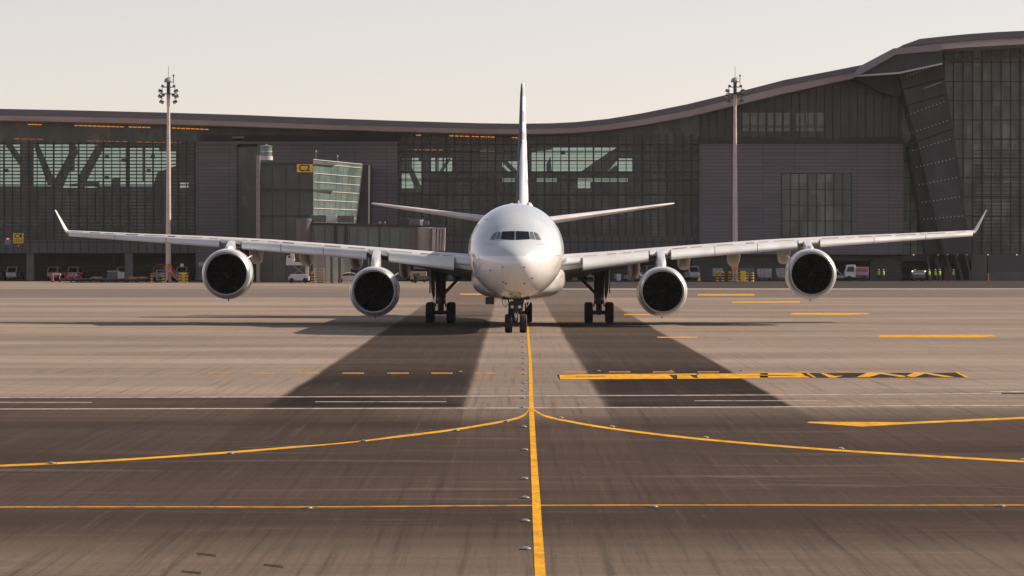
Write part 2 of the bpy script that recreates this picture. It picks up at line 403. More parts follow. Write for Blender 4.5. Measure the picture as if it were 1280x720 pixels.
GEAR = mat('gear_metal', (.05,.048,.05), .5, .3, .3, 3)
GEARL = mat('gear_bright', (.5,.48,.45), .35, .6, .2, 3)
TYRE = mat('tyre_rubber', (.014,.014,.015), .85, 0, .25, 4, bump=.1)
HUB = mat('wheel_hub', (.16,.16,.16), .45, .5, .2, 4)
WIN = mat('cockpit_glass', (.006,.009,.012), .12, 0, .1, 2, spec=.25)
WIN2 = mat('cockpit_side_glass', (.10,.13,.14), .06, 0, .1, 2, coat=1)
BURG = mat('burgundy_paint', (.14,.02,.05), .35, 0, .1, 2, coat=.4)
LENS = mat('lamp_glass', (.8,.8,.78), .1)

PSI = math.asin(.0091)
A = thing('passenger_aircraft', 'large white four-engined airliner with raised winglets taxiing nose-on along the yellow centreline', 'airliner', (.175, 237, 0), -PSI)
def adder(s0, l0): pass
SEC = [  # s, half width, z top, z bottom, z of widest
 (0.00,.03,4.22,4.16,4.19),(0.06,.30,4.46,3.90,4.19),(0.20,.58,4.70,3.62,4.20),(0.45,.90,4.93,3.30,4.22),(0.8,1.20,5.13,3.02,4.25),(1.25,1.49,5.33,2.78,4.30),
 (1.8,1.77,5.53,2.57,4.36),(2.2,1.94,5.75,2.45,4.41),(2.7,2.12,6.08,2.34,4.47),(3.2,2.27,6.42,2.25,4.53),(3.8,2.42,6.74,2.17,4.60),(4.6,2.58,7.06,2.10,4.68),
 (5.6,2.72,7.34,2.04,4.76),(6.8,2.82,7.57,2.00,4.82),(8.2,2.875,7.71,1.985,4.86),(9.8,2.885,7.755,1.98,4.87),(20,2.885,7.755,1.98,4.87),(35,2.885,7.755,1.98,4.87),
 (50,2.885,7.755,1.98,4.87),(55,2.82,7.755,2.25,4.95),(60,2.52,7.74,2.95,5.25),(65,2.0,7.66,3.95,5.7),(70,1.30,7.45,5.1,6.2),(74,.6,7.15,6.05,6.6),(75.3,.25,6.95,6.45,6.7)]
def sec_at(s):
    if s <= 0: return SEC[0]
    for a, b in zip(SEC[:-1], SEC[1:]):
        if s <= b[0]:
            t = (s-a[0])/(b[0]-a[0]); return tuple(x+(y-x)*t for x, y in zip(a, b))
    return SEC[-1]
def cat_sec(s):        # smoothed interpolation
    i = 0
    while i < len(SEC)-2 and SEC[i+1][0] < s: i += 1
    p1, p2 = SEC[i], SEC[i+1]; h = p2[0]-p1[0]; t = (s-p1[0])/h
    out = [s]
    for k in range(1, 5):
        d1 = (p2[k]-SEC[max(i-1,0)][k])/(p2[0]-SEC[max(i-1,0)][0]); q = SEC[min(i+2,len(SEC)-1)]; d2 = (q[k]-p1[k])/(q[0]-p1[0])
        a, b = p1[k], p2[k]
        out.append((2*t**3-3*t*t+1)*a+(t**3-2*t*t+t)*h*d1+(-2*t**3+3*t*t)*b+(t**3-t*t)*h*d2)
    return out
def ring(s, n=72, g=0.0):
    _, hw, zt, zb, zw = cat_sec(s) if 0 < s < 75.3 else sec_at(s)
    out = []
    for k in range(n):
        t = 2*math.pi*k/n; c, sn = math.cos(t), math.sin(t)
        out.append((c*(hw+g), s, zw+sn*((zt-zw) if sn > 0 else (zw-zb))+sn*g))
    return out
def nose_s(l, z):      # where the skin is for a front-view point
    lo, hi = 0.0, 20.0
    def inside(s):
        _, hw, zt, zb, zw = cat_sec(max(s, .001)); h = (zt-zw) if z > zw else (zw-zb)
        return (l/hw)**2+((z-zw)/h)**2 <= 1
    if not inside(hi): return None
    for _ in range(40):
        m = (lo+hi)/2
        if inside(m): hi = m
        else: lo = m
    return hi
ss = [0,.02,.06,.12,.2,.32,.45,.6,.8,1.0,1.25,1.5,1.8,2.0,2.2,2.45,2.7,2.95,3.2,3.5,3.8,4.2,4.6,5.1,5.6,6.2,6.8,7.5,8.2,9,9.8,15,20,25,30,35,40,45,50,52.5,55,57.5,60,62.5,65,67.5,70,72,74,75.3]
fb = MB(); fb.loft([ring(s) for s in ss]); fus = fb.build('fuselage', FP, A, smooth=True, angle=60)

def patch(name, corners, m, parent, off=.018, nu=6, nv=5, th=.012):
    # corners: four (l, z) points of a front view quad, projected on the nose skin
    b = MB(); g = []
    for j in range(nv+1):
        v = j/nv
        for i in range(nu+1):
            u = i/nu
            l = (corners[0][0]*(1-u)+corners[1][0]*u)*(1-v)+(corners[3][0]*(1-u)+corners[2][0]*u)*v
            z = (corners[0][1]*(1-u)+corners[1][1]*u)*(1-v)+(corners[3][1]*(1-u)+corners[2][1]*u)*v
            s = nose_s(l, z)
            e = .01
            sx = (nose_s(l+e, z)-nose_s(l-e, z))/(2*e); sz = (nose_s(l, z+e)-nose_s(l, z-e))/(2*e)
            nrm = Vector((sx, -1, sz)).normalized()
            g.append(Vector((l, s, z))+nrm*off)
    W = nu+1
    b.add(g, [(j*W+i, j*W+i+1, (j+1)*W+i+1, (j+1)*W+i) for j in range(nv) for i in range(nu)])
    o = b.build(name, m, parent, smooth=True)
    return o
FR = mat('window_surround', (.20,.20,.20), .5)
for sg in (1, -1):
    patch('cockpit_window', [(sg*.03,5.52),(sg*.86,5.57),(sg*.78,6.02),(sg*.03,6.05)], WIN, fus)
    patch('cockpit_window', [(sg*.90,5.585),(sg*1.17,5.55),(sg*1.0,6.01),(sg*.86,6.01)], WIN2, fus)
    patch('cockpit_window', [(sg*1.235,5.54),(sg*1.50,5.54),(sg*1.30,5.90),(sg*1.06,6.01)], WIN2, fus)
# small probes on the nose
pb = MB()
for l, z in ((-.75,3.95),(.55,3.95),(-1.45,3.75),(1.0,3.3),(-.55,2.98),(.55,2.98),(-.72,3.08)):
    s = nose_s(l, z)
    pb.box(l-.035, l+.035, s-.10, s+.02, z-.03, z+.03)
pb.build('air_data_probe', mat('probe', (.04,.04,.04), .5), fus)
# radome seam
for sg in (1, -1):
    patch('registration_mark', [(sg*1.25,5.27),(sg*1.75,5.28),(sg*1.75,5.30),(sg*1.25,5.29)], mat('mark_grey', (.30,.31,.32), .5), fus, .012, 4, 1)
    patch('cockpit_eyebrow', [(sg*1.5,6.72),(sg*1.85,6.74),(sg*1.85,6.78),(sg*1.5,6.76)], WT, fus, .02, 3, 1)
# airline-style dark red cheat line along the rear flank and panel details
# door outlines and nose details
for sg in (-1, 1):
    d = MB(); s0 = 6.6
    def side(s, z, off=.012):
        _, hw, zt, zb, zw = cat_sec(s); h = (zt-zw) if z > zw else (zw-zb)
        return Vector((sg*(hw*math.sqrt(max(0, 1-((z-zw)/h)**2))+off), s, z))
    for (sa, za, sb, zb2) in ((s0,4.55,s0,6.45),(s0+1.05,4.55,s0+1.05,6.45),(s0,6.45,s0+1.05,6.45),(s0,4.55,s0+1.05,4.55)):
        d.tube([side(sa+(sb-sa)*k/8, za+(zb2-za)*k/8, .0) for k in range(9)], .022, 5)
    d.build('door', mat('door_outline', (.45,.42,.42), .5), fus)
# belly fairing
bf = MB(); rings = []
for s, hw, zt, zb in ((20,1.2,2.9,2.02),(21.5,2.3,3.4,1.93),(23.5,2.85,3.9,1.82),(26,3.04,4.2,1.74),(31,3.08,4.3,1.70),(37,3.06,4.2,1.72),(41,2.8,3.9,1.80),(44,2.2,3.4,1.90),(47,1.2,2.8,2.02)):
    zm = (zt+zb)/2+.25; r = []
    for k in range(48):
        t = 2*math.pi*k/48; c, sn = math.cos(t), math.sin(t)
        e = .72
        r.append((math.copysign(abs(c)**e, c)*hw, s, zm+math.copysign(abs(sn)**e, sn)*((zt-zm) if sn > 0 else (zm-zb))))
    rings.append(r)
bf.loft(rings); bf.build('belly_fairing', mat('belly_paint', (.50,.47,.44), .35, 0, .2, .6, coat=.5), A, smooth=True, angle=60)
MB().box(-2.1,-1.55,24.4,25.2,1.45,1.9).build('air_outlet_door', GEAR, A, bevel=.03)
# antennas and beacon on the crown
an = MB(); an.prismx([(30,7.7),(31.2,7.7),(31.0,8.15),(30.6,8.15)], -.05, .05); an.build('blade_antenna', WT, A)
ab = MB(); ab.loft([[(-.55+.30*k*math.cos(2*math.pi*i/12), 40+s, 7.72+max(0,.42*k*math.sin(2*math.pi*i/12))) for i in range(12)] for s, k in ((0,.2),(.4,.9),(1.2,1),(1.8,.3))]); ab.build('antenna_fairing', WT, A, smooth=True)
ab = MB(); ab.loft([[(.62+.30*k*math.cos(2*math.pi*i/12), 40+s, 7.68+max(0,.5*k*math.sin(2*math.pi*i/12))) for i in range(12)] for s, k in ((0,.2),(.4,.9),(1.2,1),(1.8,.3))]); ab.build('antenna_fairing', WT, A, smooth=True)
MB().lathe_z((-.85,30,7.5),[(0,.1),(.15,.1),(.22,.04)],12).build('beacon', mat('beacon_red', (.6,.08,.05), .3), A, smooth=True)

# ---- wings
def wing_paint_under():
    g = NG('wing_skin_grey_shade_below'); p = g.pos(); n = g.noise(p, .6, 5)
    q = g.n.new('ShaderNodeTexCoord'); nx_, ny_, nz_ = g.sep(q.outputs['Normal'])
    top = g.mix(g.rng(n, .3, .7), (.55,.53,.51), (.66,.64,.62)); bot = g.mix(g.rng(n, .3, .7), (.10,.095,.092), (.15,.14,.135))  # grey underside darkened further, the wing's own shade put into the paint
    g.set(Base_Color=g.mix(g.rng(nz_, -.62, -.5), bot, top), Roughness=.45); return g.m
WU = wing_paint_under(); SLAT_GAP = mat('slat_gap_brown', (.30,.21,.19), .7)
def lerp_tab(tab, x):
    if x <= tab[0][0]: return tab[0][1]
    for a, b in zip(tab[:-1], tab[1:]):
        if x <= b[0]: return a[1]+(b[1]-a[1])*(x-a[0])/(b[0]-a[0])
    return tab[-1][1]
ZT = [(1,4.50),(3.3,4.68),(5.7,4.84),(9.4,5.12),(11.6,5.28),(16.5,5.63),(21,5.86),(26.2,6.06),(31.3,6.29)]
ZB = [(1,2.75),(2.8,3.0),(4.1,3.22),(6,3.68),(9,4.30),(11,4.46),(14,4.72),(19,5.15),(21,5.28),(26,5.62),(31.3,5.97)]
ZS = [(3,3.45),(4.1,3.60),(9,4.22),(9.8,4.28),(14,4.62),(19,5.02),(20.2,5.12),(26,5.52),(31.3,5.88)]
def s_le(l): return 25+(l-2.8)*.63
def s_te(l): return lerp_tab([(1,38.3),(2.8,38.6),(10.5,40.0),(31.3,45.4)], l)
AF = [(0,.5),(.008,.64),(.03,.78),(.08,.90),(.16,.97),(.28,1.0),(.5,.92),(.75,.70),(1,.44),(1,.42),(.75,.38),(.5,.14),(.28,0),(.16,.02),(.08,.10),(.03,.24),(.008,.37)]
def wing_ring(l, sg, sh=.035):
    a, b = s_le(l), s_te(l); c = b-a; zt, zb = lerp_tab(ZT, l), lerp_tab(ZB, l)
    a += min(c, 7)*sh
    return [(sg*l, a+(b-a)*t, zb+(zt-zb)*u) for t, u in AF]
def slat_ring(l, sg):
    a = s_le(l); c = min(s_te(l)-a, 7.0); zt = lerp_tab(ZT, l); zs = lerp_tab(ZS, l); h = zt-zs
    pts = [(.10,.80),(.06,.79),(.02,.73),(-.012,.64),(-.040,.44),(-.050,.24),(-.045,.10),(-.030,.02),(-.012,0.0),(-.004,.04),(.0,.25),(.012,.5),(.03,.62),(.06,.71)]
    return [(sg*l, a+c*t, zs+h*u) for t, u in pts]
ENG = [(9.25, 24.0, 2.27, 1.55), (19.2, 30.2, 3.36, 1.6)]
for sg in (1, -1):
    wb = MB(); ls = [1.0,2.0,2.8,3.3,4.1,5,6,7.5,9,9.4,10.5,11.6,14,16.5,19,21,23.5,26,28.5,30.4,31.1]
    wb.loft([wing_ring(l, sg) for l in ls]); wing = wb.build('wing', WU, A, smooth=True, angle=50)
    # leading edge stubs at the pylons and the root
    for (l0, l1) in ((2.8,4.0),(8.55,9.75),(18.6,20.0)):
        b = MB(); b.loft([[(x, y, z) for x, y, z in slat_ring(l, sg)] for l in (l0, (l0+l1)/2, l1)])
        for i, v in enumerate(b.v):
            l = abs(v[0]); zt = lerp_tab(ZT, l); zs = lerp_tab(ZS, l)
            b.v[i] = (v[0], v[1]+.35, zt-(zt-v[2])*.62)
        b.build('fixed_leading_edge', WP, wing, smooth=True, angle=50)
    segs = [(4.15,8.45),(9.95,12.85),(12.89,15.75),(15.79,18.5),(20.1,23.85),(23.89,27.55),(27.59,31.0)]
    for (l0, l1) in segs:
        b = MB(); b.loft([slat_ring(l0+(l1-l0)*k/5, sg) for k in range(6)])
        b.build('slat', WP, wing, smooth=True, angle=50)
    # dark gap behind the slats drawn as broken brown strips
    for (l0, l1) in segs:
        x = l0+.1
        while x < l1-.3:
            ln = random.uniform(.5, 1.6); e = min(x+ln, l1-.05); b = MB(); pts = []
            for q in range(4):
                l = x+(e-x)*q/3; c = min(s_te(l)-s_le(l), 7.0); zt = lerp_tab(ZT, l); zs = lerp_tab(ZS, l)
                pts.append((sg*l, s_le(l)+c*.055, zs+(zt-zs)*.83))
            b.tube(pts, random.uniform(.012, .032), 5); b.build('slat_gap_strip', SLAT_GAP, wing); x = e+random.uniform(.15, .9)
    # winglet
    b = MB(); rings = []
    for k, (dl, dz, ds, ch, th) in enumerate(((0,0,0,2.3,.32),(.16,.05,.12,2.15,.24),(.34,.28,.38,1.9,.17),(.62,.75,.85,1.45,.12),(1.12,1.55,1.75,.8,.07))):
        l = 31.05+dl; z = 6.13+dz
        nx, nz = (0, 1) if k == 0 else ((-.75*sg, .66) if k > 1 else (-.45*sg, .9))
        r = []
        for t, u in ((0,0),(.05,.6),(.25,1),(.6,.7),(1,.05),(.6,-.6),(.25,-.9),(.05,-.5)):
            r.append((sg*l+nx*u*th/2, s_le(31)+.1+ds+ch*t, z+nz*u*th/2))
        rings.append(r)
    b.loft(rings); b.build('winglet', WT, wing, smooth=True, angle=50)
    # flap track fairings
    for (l, zl_, wd) in ((7.75,2.95,.72),(11.1,3.55,.85),(14.5,3.78,.85),(17.95,3.92,.78)):
        b = MB(); st = s_te(l); zt = lerp_tab(ZB, l)+.25; rings = []
        for t, k in ((-5.6,.05),(-4.8,.45),(-3.2,.85),(-1.6,1),(.2,.95),(1.4,.6),(2.2,.12)):
            zc = zt-(zt-zl_)*.5*k; hz = (zt-zl_)*.5*k+.03; hx = wd/2*(.4+.6*k)
            rings.append([(sg*l+math.copysign(abs(math.cos(a))**.7, math.cos(a))*hx, st+t, zc+math.sin(a)*hz-.08*t/2) for a in [2*math.pi*i/20 for i in range(20)]])
        b.loft(rings); b.build('flap_track_fairing', GRY, wing, smooth=True, angle=60)
    # trailing flaps, slightly lowered
    for (l0, l1, dz) in ((3.4,9.8,.28),(10.4,21.5,.2)):
        b = MB(); rings = []
        for k in range(5):
            l = l0+(l1-l0)*k/4; st = s_te(l); c = (st-s_le(l))*.16; z = lerp_tab(ZB, l)+(lerp_tab(ZT, l)-lerp_tab(ZB, l))*.40
            rings.append([(sg*l, st-.1, z+.06), (sg*l, st+c*.4, z-.02-dz*.35), (sg*l, st+c, z-dz), (sg*l, st+c*.4, z-.16-dz*.4), (sg*l, st-.15, z-.16)])
        b.loft(rings); b.build('flap', WT, wing, smooth=True, angle=50)
    # engines
    for (l, s0, zc, r0) in ENG:
        c = (sg*l, s0, zc); k = r0/1.55
        nb_ = MB(); nb_.lathe_y(c, [(y*k, r*k) for y, r in ((.30,1.515),(.55,1.57),(1.0,1.61),(1.7,1.63),(2.6,1.61),(3.6,1.52),(4.4,1.36),(4.9,1.22),(4.9,1.1),(4.0,1.1))], 72, (False, False))
        en = nb_.build('engine', NAC, A, smooth=True, angle=40)
        lb = MB(); lb.lathe_y(c, [(y*k, r*k) for y, r in ((.30,1.517),(.16,1.478),(.06,1.43),(.0,1.375),(.02,1.36),(.08,1.345),(.16,1.337),(.34,1.325),(.34,1.29),(.5,1.5))], 72, (False, False))
        lb.build('intake_lip', LIP, en, smooth=True, angle=60)
        db = MB(); db.lathe_y(c, [(.34*k,1.322*k),(.9*k,1.28*k),(1.5*k,1.27*k),(1.9*k,1.27*k),(1.9*k,.05)], 64, (False, False)); db.build('intake_duct', DRK, en, smooth=True, angle=60)
        fbld = MB()
        for q in range(26):
            a = 2*math.pi*q/26
            def pt(r, dy, da): return (c[0]+r*math.cos(a+da), c[1]+(1.45+dy)*k, c[2]+r*math.sin(a+da))
            fbld.add([pt(.3*k,-.05,-.05),pt(.3*k,.12,.08),pt(.8*k,.1,.10),pt(1.23*k,.03,.13),pt(1.23*k,-.1,.0),pt(.8*k,-.12,-.02)], [(0,1,2,5),(5,2,3,4)])
        fbld.build('fan', FAN, en)
        sp = MB(); sp.lathe_y(c, [(.95*k,.01),(1.0*k,.08),(1.15*k,.2),(1.35*k,.31),(1.5*k,.34)], 28, (True, False)); spn = sp.build('spinner', FAN, en, smooth=True)
        spi = MB(); pts = [(c[0]+(.03+.26*t)*math.cos(7.5*t), c[1]+(.955+.34*t*t+.02*t)*k-.02, c[2]+(.03+.26*t)*math.sin(7.5*t)) for t in [i/24 for i in range(25)]]
        spi.tube(pts, .012, 5); spi.build('spiral', mat('spiral_white', (.05,.05,.05), .6), en)
        cn = MB(); cn.lathe_y(c, [(3.9*k,1.0*k),(4.6*k,.95*k),(5.4*k,.72*k),(5.4*k,.66*k),(4.8*k,.6*k),(4.9*k,.42*k),(6.2*k,.06)], 40, (True, True)); cn.build('exhaust_nozzle', mat('exhaust_metal', (.25,.22,.20), .4, .9), en, smooth=True)
        # strake inboard, drain mast below
        a = R(38); ix = -sg
        sk = MB(); q0 = Vector((c[0]+ix*math.cos(a)*1.55*k, c[1]+1.0, c[2]+math.sin(a)*1.55*k)); n_ = Vector((ix*math.cos(a), 0, math.sin(a)))
        tn = Vector((-n_.z, 0, n_.x))*.03
        poly = [q0, q0+Vector((0,1.3,0)), q0+Vector((0,1.3,0))+n_*.36, q0+Vector((0,.8,0))+n_*.30]
        sk.add([p_-tn for p_ in poly]+[p_+tn for p_ in poly], [(0,1,2,3),(7,6,5,4),(0,1,5,4),(1,2,6,5),(2,3,7,6),(3,0,4,7)]); sk.build('strake', NAC, en)
        MB().prismx([(1.9+s0, zc-1.55*k), (2.3+s0, zc-1.55*k), (2.35+s0, zc-1.76*k), (2.2+s0, zc-1.76*k)], c[0]-.03, c[0]+.03).build('drain_mast', GEAR, en)
        # pylon
        py = MB(); zt = lerp_tab(ZT, l); rings = []
        for (y, hw, z0, z1) in ((s0+1.3,.05,zc+1.50*k,zc+1.60*k),(s0+1.7,.22,zc+1.45*k,zc+1.78*k),(s0+2.8,.30,zc+1.4*k,lerp_tab(ZT,l)-.55),(s_le(l)-.55,.32,zc+1.3*k,zt-.30),(s_le(l)+.6,.32,zc+1.0*k,zt-.12),(s_le(l)+4.0,.26,zc+1.1*k,lerp_tab(ZB,l)+.2)):
            rings.append([(c[0]-hw,y,z0),(c[0]-hw,y,(z0+z1)/2),(c[0]-hw*.75,y,z1-.04),(c[0],y,z1),(c[0]+hw*.75,y,z1-.04),(c[0]+hw,y,(z0+z1)/2),(c[0]+hw,y,z0)])
        py.loft(rings); py.build('pylon', NAC, A, smooth=True, angle=50)
    # landing light at root
    b = MB(); b.box(sg*3.0-.12*1, sg*3.0+.12, s_le(3)-.1+.05, s_le(3)+.1, 4.2, 4.42); b.build('landing_light', LENS, wing, bevel=.03)
    # tailplane
    tb = MB(); rings = []
    for l, le, ch, z, th in ((.8,63.6,6.8,6.95,.75),(2.0,64.4,6.3,7.08,.62),(6,67.2,4.5,7.66,.40),(10,70.0,2.9,8.22,.24),(11.1,70.8,2.4,8.38,.18),(11.45,71.4,1.7,8.44,.08)):
        rings.append([(sg*l, le+ch*t, z+th*.5*u) for t, u in ((0,0),(.01,.35),(.05,.7),(.2,1),(.5,.85),(1,.06),(1,-.06),(.5,-.7),(.2,-.9),(.05,-.65),(.01,-.35))])
    tb.loft(rings); tb.build('tailplane', WT, A, smooth=True, angle=50)

# ---- fin with burgundy emblem bands on its flanks, shade painted on the left one
def fin_paint_shaded():
    g = NG('fin_paint_shaded'); p = g.pos(); X, Y, Z = g.sep(p)
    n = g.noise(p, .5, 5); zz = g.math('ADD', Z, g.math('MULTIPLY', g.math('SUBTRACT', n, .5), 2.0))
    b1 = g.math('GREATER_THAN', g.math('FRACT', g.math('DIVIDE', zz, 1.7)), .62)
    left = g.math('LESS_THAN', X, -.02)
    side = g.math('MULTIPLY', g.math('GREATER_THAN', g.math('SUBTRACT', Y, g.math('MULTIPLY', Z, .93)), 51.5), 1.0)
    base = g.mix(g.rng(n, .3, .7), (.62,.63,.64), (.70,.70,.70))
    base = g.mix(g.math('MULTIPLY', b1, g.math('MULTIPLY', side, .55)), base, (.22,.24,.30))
    base = g.mix(g.math('MULTIPLY', left, g.math('MULTIPLY', side, .95)), base, (.05,.07,.085))  # left flank: dark emblem and its shade painted as one tone
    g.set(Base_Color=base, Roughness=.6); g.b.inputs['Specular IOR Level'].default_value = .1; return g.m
vb = MB(); rings = []
for z, le, ch, th in ((7.2,56.5,11.5,.66),(7.9,57.6,10.6,.86),(8.6,59.4,9.0,.92),(11,61.6,7.4,.76),(14,64.6,5.6,.54),(16.6,67.1,4.0,.38),(17.3,67.9,3.2,.26),(17.45,68.4,2.5,.1)):
    rings.append([(.5*th*u, le+ch*t, z) for t, u in ((0,0),(.006,.35),(.03,.65),(.12,.92),(.3,1),(.6,.7),(1,.05),(1,-.05),(.6,-.7),(.3,-1),(.12,-.92),(.03,-.65),(.006,-.35))])
vb.loft(rings); vb.build('fin', fin_paint_shaded(), A, smooth=True, angle=50)

# ---- landing gear
def wheel(c, r, wd, parent):
    b = MB(); h = wd/2
    b.lathe_x(c, [(-h*.72,r*.55),(-h*.95,r*.66),(-h,r*.84),(-h*.86,r*.95),(-h*.55,r*.99),(-h*.5,r*.975),(-h*.45,r),(-h*.05,r),(0,r*.98),(h*.05,r),(h*.45,r),(h*.5,r*.975),(h*.55,r*.99),(h*.86,r*.95),(h,r*.84),(h*.95,r*.66),(h*.72,r*.55)], 36)
    w_ = b.build('wheel', TYRE, parent, smooth=True, angle=60)
    b = MB(); b.lathe_x(c, [(-h*.74,r*.54),(-h*.6,r*.35),(-h*.78,r*.2),(h*.78,r*.2),(h*.6,r*.35),(h*.74,r*.54)], 24); b.build('hub', HUB, w_, smooth=True)
    return w_
# nose gear at s=6.55
g0 = 6.55
b = MB(); b.tube([(0,g0+.05,.56),(0,g0,1.2),(0,g0-.05,2.3)], [.10,.10,.15], 14); b.tube([(-.55,g0+.05,.56),(.55,g0+.05,.56)], .08, 10); b.tube([(0,g0,1.2),(0,g0-.02,2.2)], [.17,.17], 14)
b.tube([(-.2,g0-.22,1.32),(.2,g0-.22,1.32)], .06, 8); b.tube([(0,g0+.1,1.3),(0,g0+1.4,2.3)], .08, 8); b.tube([(-.28,g0,1.55),(.28,g0,1.55)], .06, 8)
b.tube([(.1,g0-.15,.75),(.12,g0-.42,1.02),(.05,g0-.2,1.3)], .05, 8); b.box(-.35,.35,g0-.15,g0+.2,1.62,1.9); b.tube([(-.3,g0,1.2),(-.5,g0+.1,2.2)], .04, 6); b.tube([(.3,g0,1.2),(.5,g0+.1,2.2)], .04, 6)
ng = b.build('nose_landing_gear', GEAR, A, smooth=True)
MB().lathe_z((0,g0-.18,.72),[(0,.07),(.05,.09),(.42,.09),(.5,.05)],14).build('shock_strut_fitting', GEARL, ng, smooth=True)
for sg in (1,-1):
    wheel((sg*.44, g0+.05, .56), .56, .44, ng)
    bl = MB(); bl.lathe_y((sg*.22, g0-.24, 1.55), [(0,.09),(.02,.10),(.12,.08),(.16,.03)], 16); bl.build('taxi_light', LENS, ng, smooth=True)
    b = MB(); b.prismx([(g0-.9,2.05),(g0+.9,2.05),(g0+.8,1.55),(g0-.5,1.6)], sg*.62-.02, sg*.62+.02); b.build('gear_door', NAC, ng)
    b = MB(); b.tube([(sg*.85,g0-.1,2.1),(sg*.78,g0-.15,1.72),(sg*.62,g0-.18,1.5),(sg*.5,g0-.1,1.75)], .022, 6); b.build('door_rod', GEARL if sg > 0 else GEAR, ng)
b = MB(); b.box(-.8,.8,g0-1.0,g0+1.6,1.99,2.14); b.build('wheel_bay', DRK, A)
# main gears
m0 = 39.0
for sg in (1,-1):
    L = sg*5.35
    b = MB(); b.tube([(L,m0,.7),(L,m0,1.5),(L,m0-.1,3.9)], [.2,.22,.33], 16); b.tube([(L,m0,1.7),(L,m0-.1,3.9)], [.34,.38], 16); b.tube([(L,m0-1.0,.70),(L,m0+1.0,.70)], .17, 12)
    for y in (m0-.99, m0+.99): b.tube([(L-.72,y,.70),(L+.72,y,.70)], .12, 12)
    b.tube([(L,m0-.3,1.0),(L,m0-.75,1.35),(L,m0-.35,1.75)], .09, 8); b.box(L-.32,L+.32,m0-.5,m0+.3,1.3,1.55); b.box(L-.5,L+.5,m0-.2,m0+.3,3.2,3.9)
    b.tube([(L-.36,m0-.3,1.1),(L-.28,m0-.2,1.5),(L-.3,m0-.2,2.9)], .05, 6); b.tube([(L+.36,m0-.3,1.1),(L+.28,m0-.2,1.5),(L+.3,m0-.2,2.9)], .05, 6)
    mg = b.build('main_landing_gear', GEAR, A, smooth=True)
    for dx in (-.70,.70):
        for dy in (-.99,.99): wheel((L+dx, m0+dy, .70), .70, .56, mg)
    b = MB(); b.tube([(L-sg*.1,m0,1.85),(L-sg*1.55,m0-.1,3.35)], .11, 10); b.tube([(L-sg*1.55,m0-.1,3.35),(L-sg*2.4,m0-.1,3.7)], .13, 8); b.tube([(L-sg*1.2,m0-.1,3.0),(L-sg*.35,m0-.1,3.6)], .08, 8); b.tube([(L-sg*1.55,m0,3.25),(L-sg*1.0,m0,3.0)], .16, 8); b.build('side_brace', GEAR, mg, smooth=True)
    b = MB(); b.prism([(L+sg*.36,3.9),(L+sg*.66,3.9),(L+sg*.62,2.2),(L+sg*.46,1.5),(L+sg*.36,1.9)], m0-.9, m0-.84); b.build('gear_door', GEAR, mg)
    b = MB(); b.prismx([(m0-1.3,3.9),(m0+1.2,3.9),(m0+.8,2.0),(m0-.8,2.0)], L+sg*.72-.03, L+sg*.72+.03); b.build('gear_door', GRY, mg)
b = MB(); b.tube([(0,m0+1.6,.68),(0,m0+1.6,2.0)], .2, 14); b.tube([(0,m0+.7,.68),(0,m0+2.5,.68)], .15, 10)
for y in (m0+.8, m0+2.4): b.tube([(-.6,y,.68),(.6,y,.68)], .1, 10)
b.tube([(0,m0+1.6,1.1),(0,m0+3.2,1.9)], .09, 8)
cg = b.build('centre_landing_gear', GEAR, A, smooth=True)
for dx in (-.56,.56):
    for y in (m0+.8, m0+2.4): wheel((dx+.02, y, .68), .68, .5, cg)

# ================================================================== TERMINAL
FY = 640.0
def clad_mat(name, c1, c2, cm, bw=4.9, rh=.54, mort=.02):
    g = NG(name); p = g.pos('World'); X, Y, Z = g.sep(p)
    q = g.n.new('ShaderNodeTexBrick'); g.link(g.comb(X, Z, 0.0), q.inputs['Vector'])
    q.offset = 0.0; q.inputs['Scale'].default_value = 1.0; q.inputs['Brick Width'].default_value = bw; q.inputs['Row Height'].default_value = rh
    q.inputs['Mortar Size'].default_value = mort*2; q.inputs['Mortar Smooth'].default_value = .3
    q.inputs['Color1'].default_value = c1+(1,); q.inputs['Color2'].default_value = c2+(1,); q.inputs['Mortar'].default_value = cm+(1,)
    n = g.noise(g.scale(p, (.08,.08,.16)), 1.0, 5, .6)
    col = g.mix(g.rng(n, .35, .7, 0, .3), q.outputs['Color'], tuple(x*.6 for x in c1)+(1,))
    g.set(Base_Color=col, Roughness=.7); return g.m
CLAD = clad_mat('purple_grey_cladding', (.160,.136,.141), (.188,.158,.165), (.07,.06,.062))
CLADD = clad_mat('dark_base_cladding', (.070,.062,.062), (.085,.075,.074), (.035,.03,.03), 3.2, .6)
def dark_glass(name, a, b_, rough=.18, cw=1.295, rh=3.3):
    g = NG(name); p = g.pos('World'); X, Y, Z = g.sep(p)
    q = g.n.new('ShaderNodeTexBrick'); g.link(g.comb(X, Z, 0.0), q.inputs['Vector']); q.offset = 0
    q.inputs['Scale'].default_value = 1; q.inputs['Brick Width'].default_value = cw; q.inputs['Row Height'].default_value = rh; q.inputs['Mortar Size'].default_value = 0
    q.inputs['Color1'].default_value = a+(1,); q.inputs['Color2'].default_value = b_+(1,)
    n = g.noise(g.scale(p, (.25,.2,.12)), 1.0, 4, .6)
    col = g.mix(g.rng(n, .38, .66), tuple(x*.7 for x in a)+(1,), q.outputs['Color'])
    g.set(Base_Color=col, Roughness=rough); g.b.inputs['Specular IOR Level'].default_value = .35; return g.m
DG = dark_glass('dark_curtain_glass', (.090,.098,.088), (.150,.165,.146))
DG2 = dark_glass('smoked_glass_upper', (.075,.072,.070), (.095,.094,.09), .25)
DGR = dark_glass('curtain_glass_pale', (.135,.152,.132), (.245,.275,.235), .2, 1.51, 3.05)
DTOW = dark_glass('pier_cladding', (.065,.058,.06), (.078,.070,.072), .5, 2.0, .8)
MUL = mat('mullion_metal', (.035,.033,.034), .5, .2)
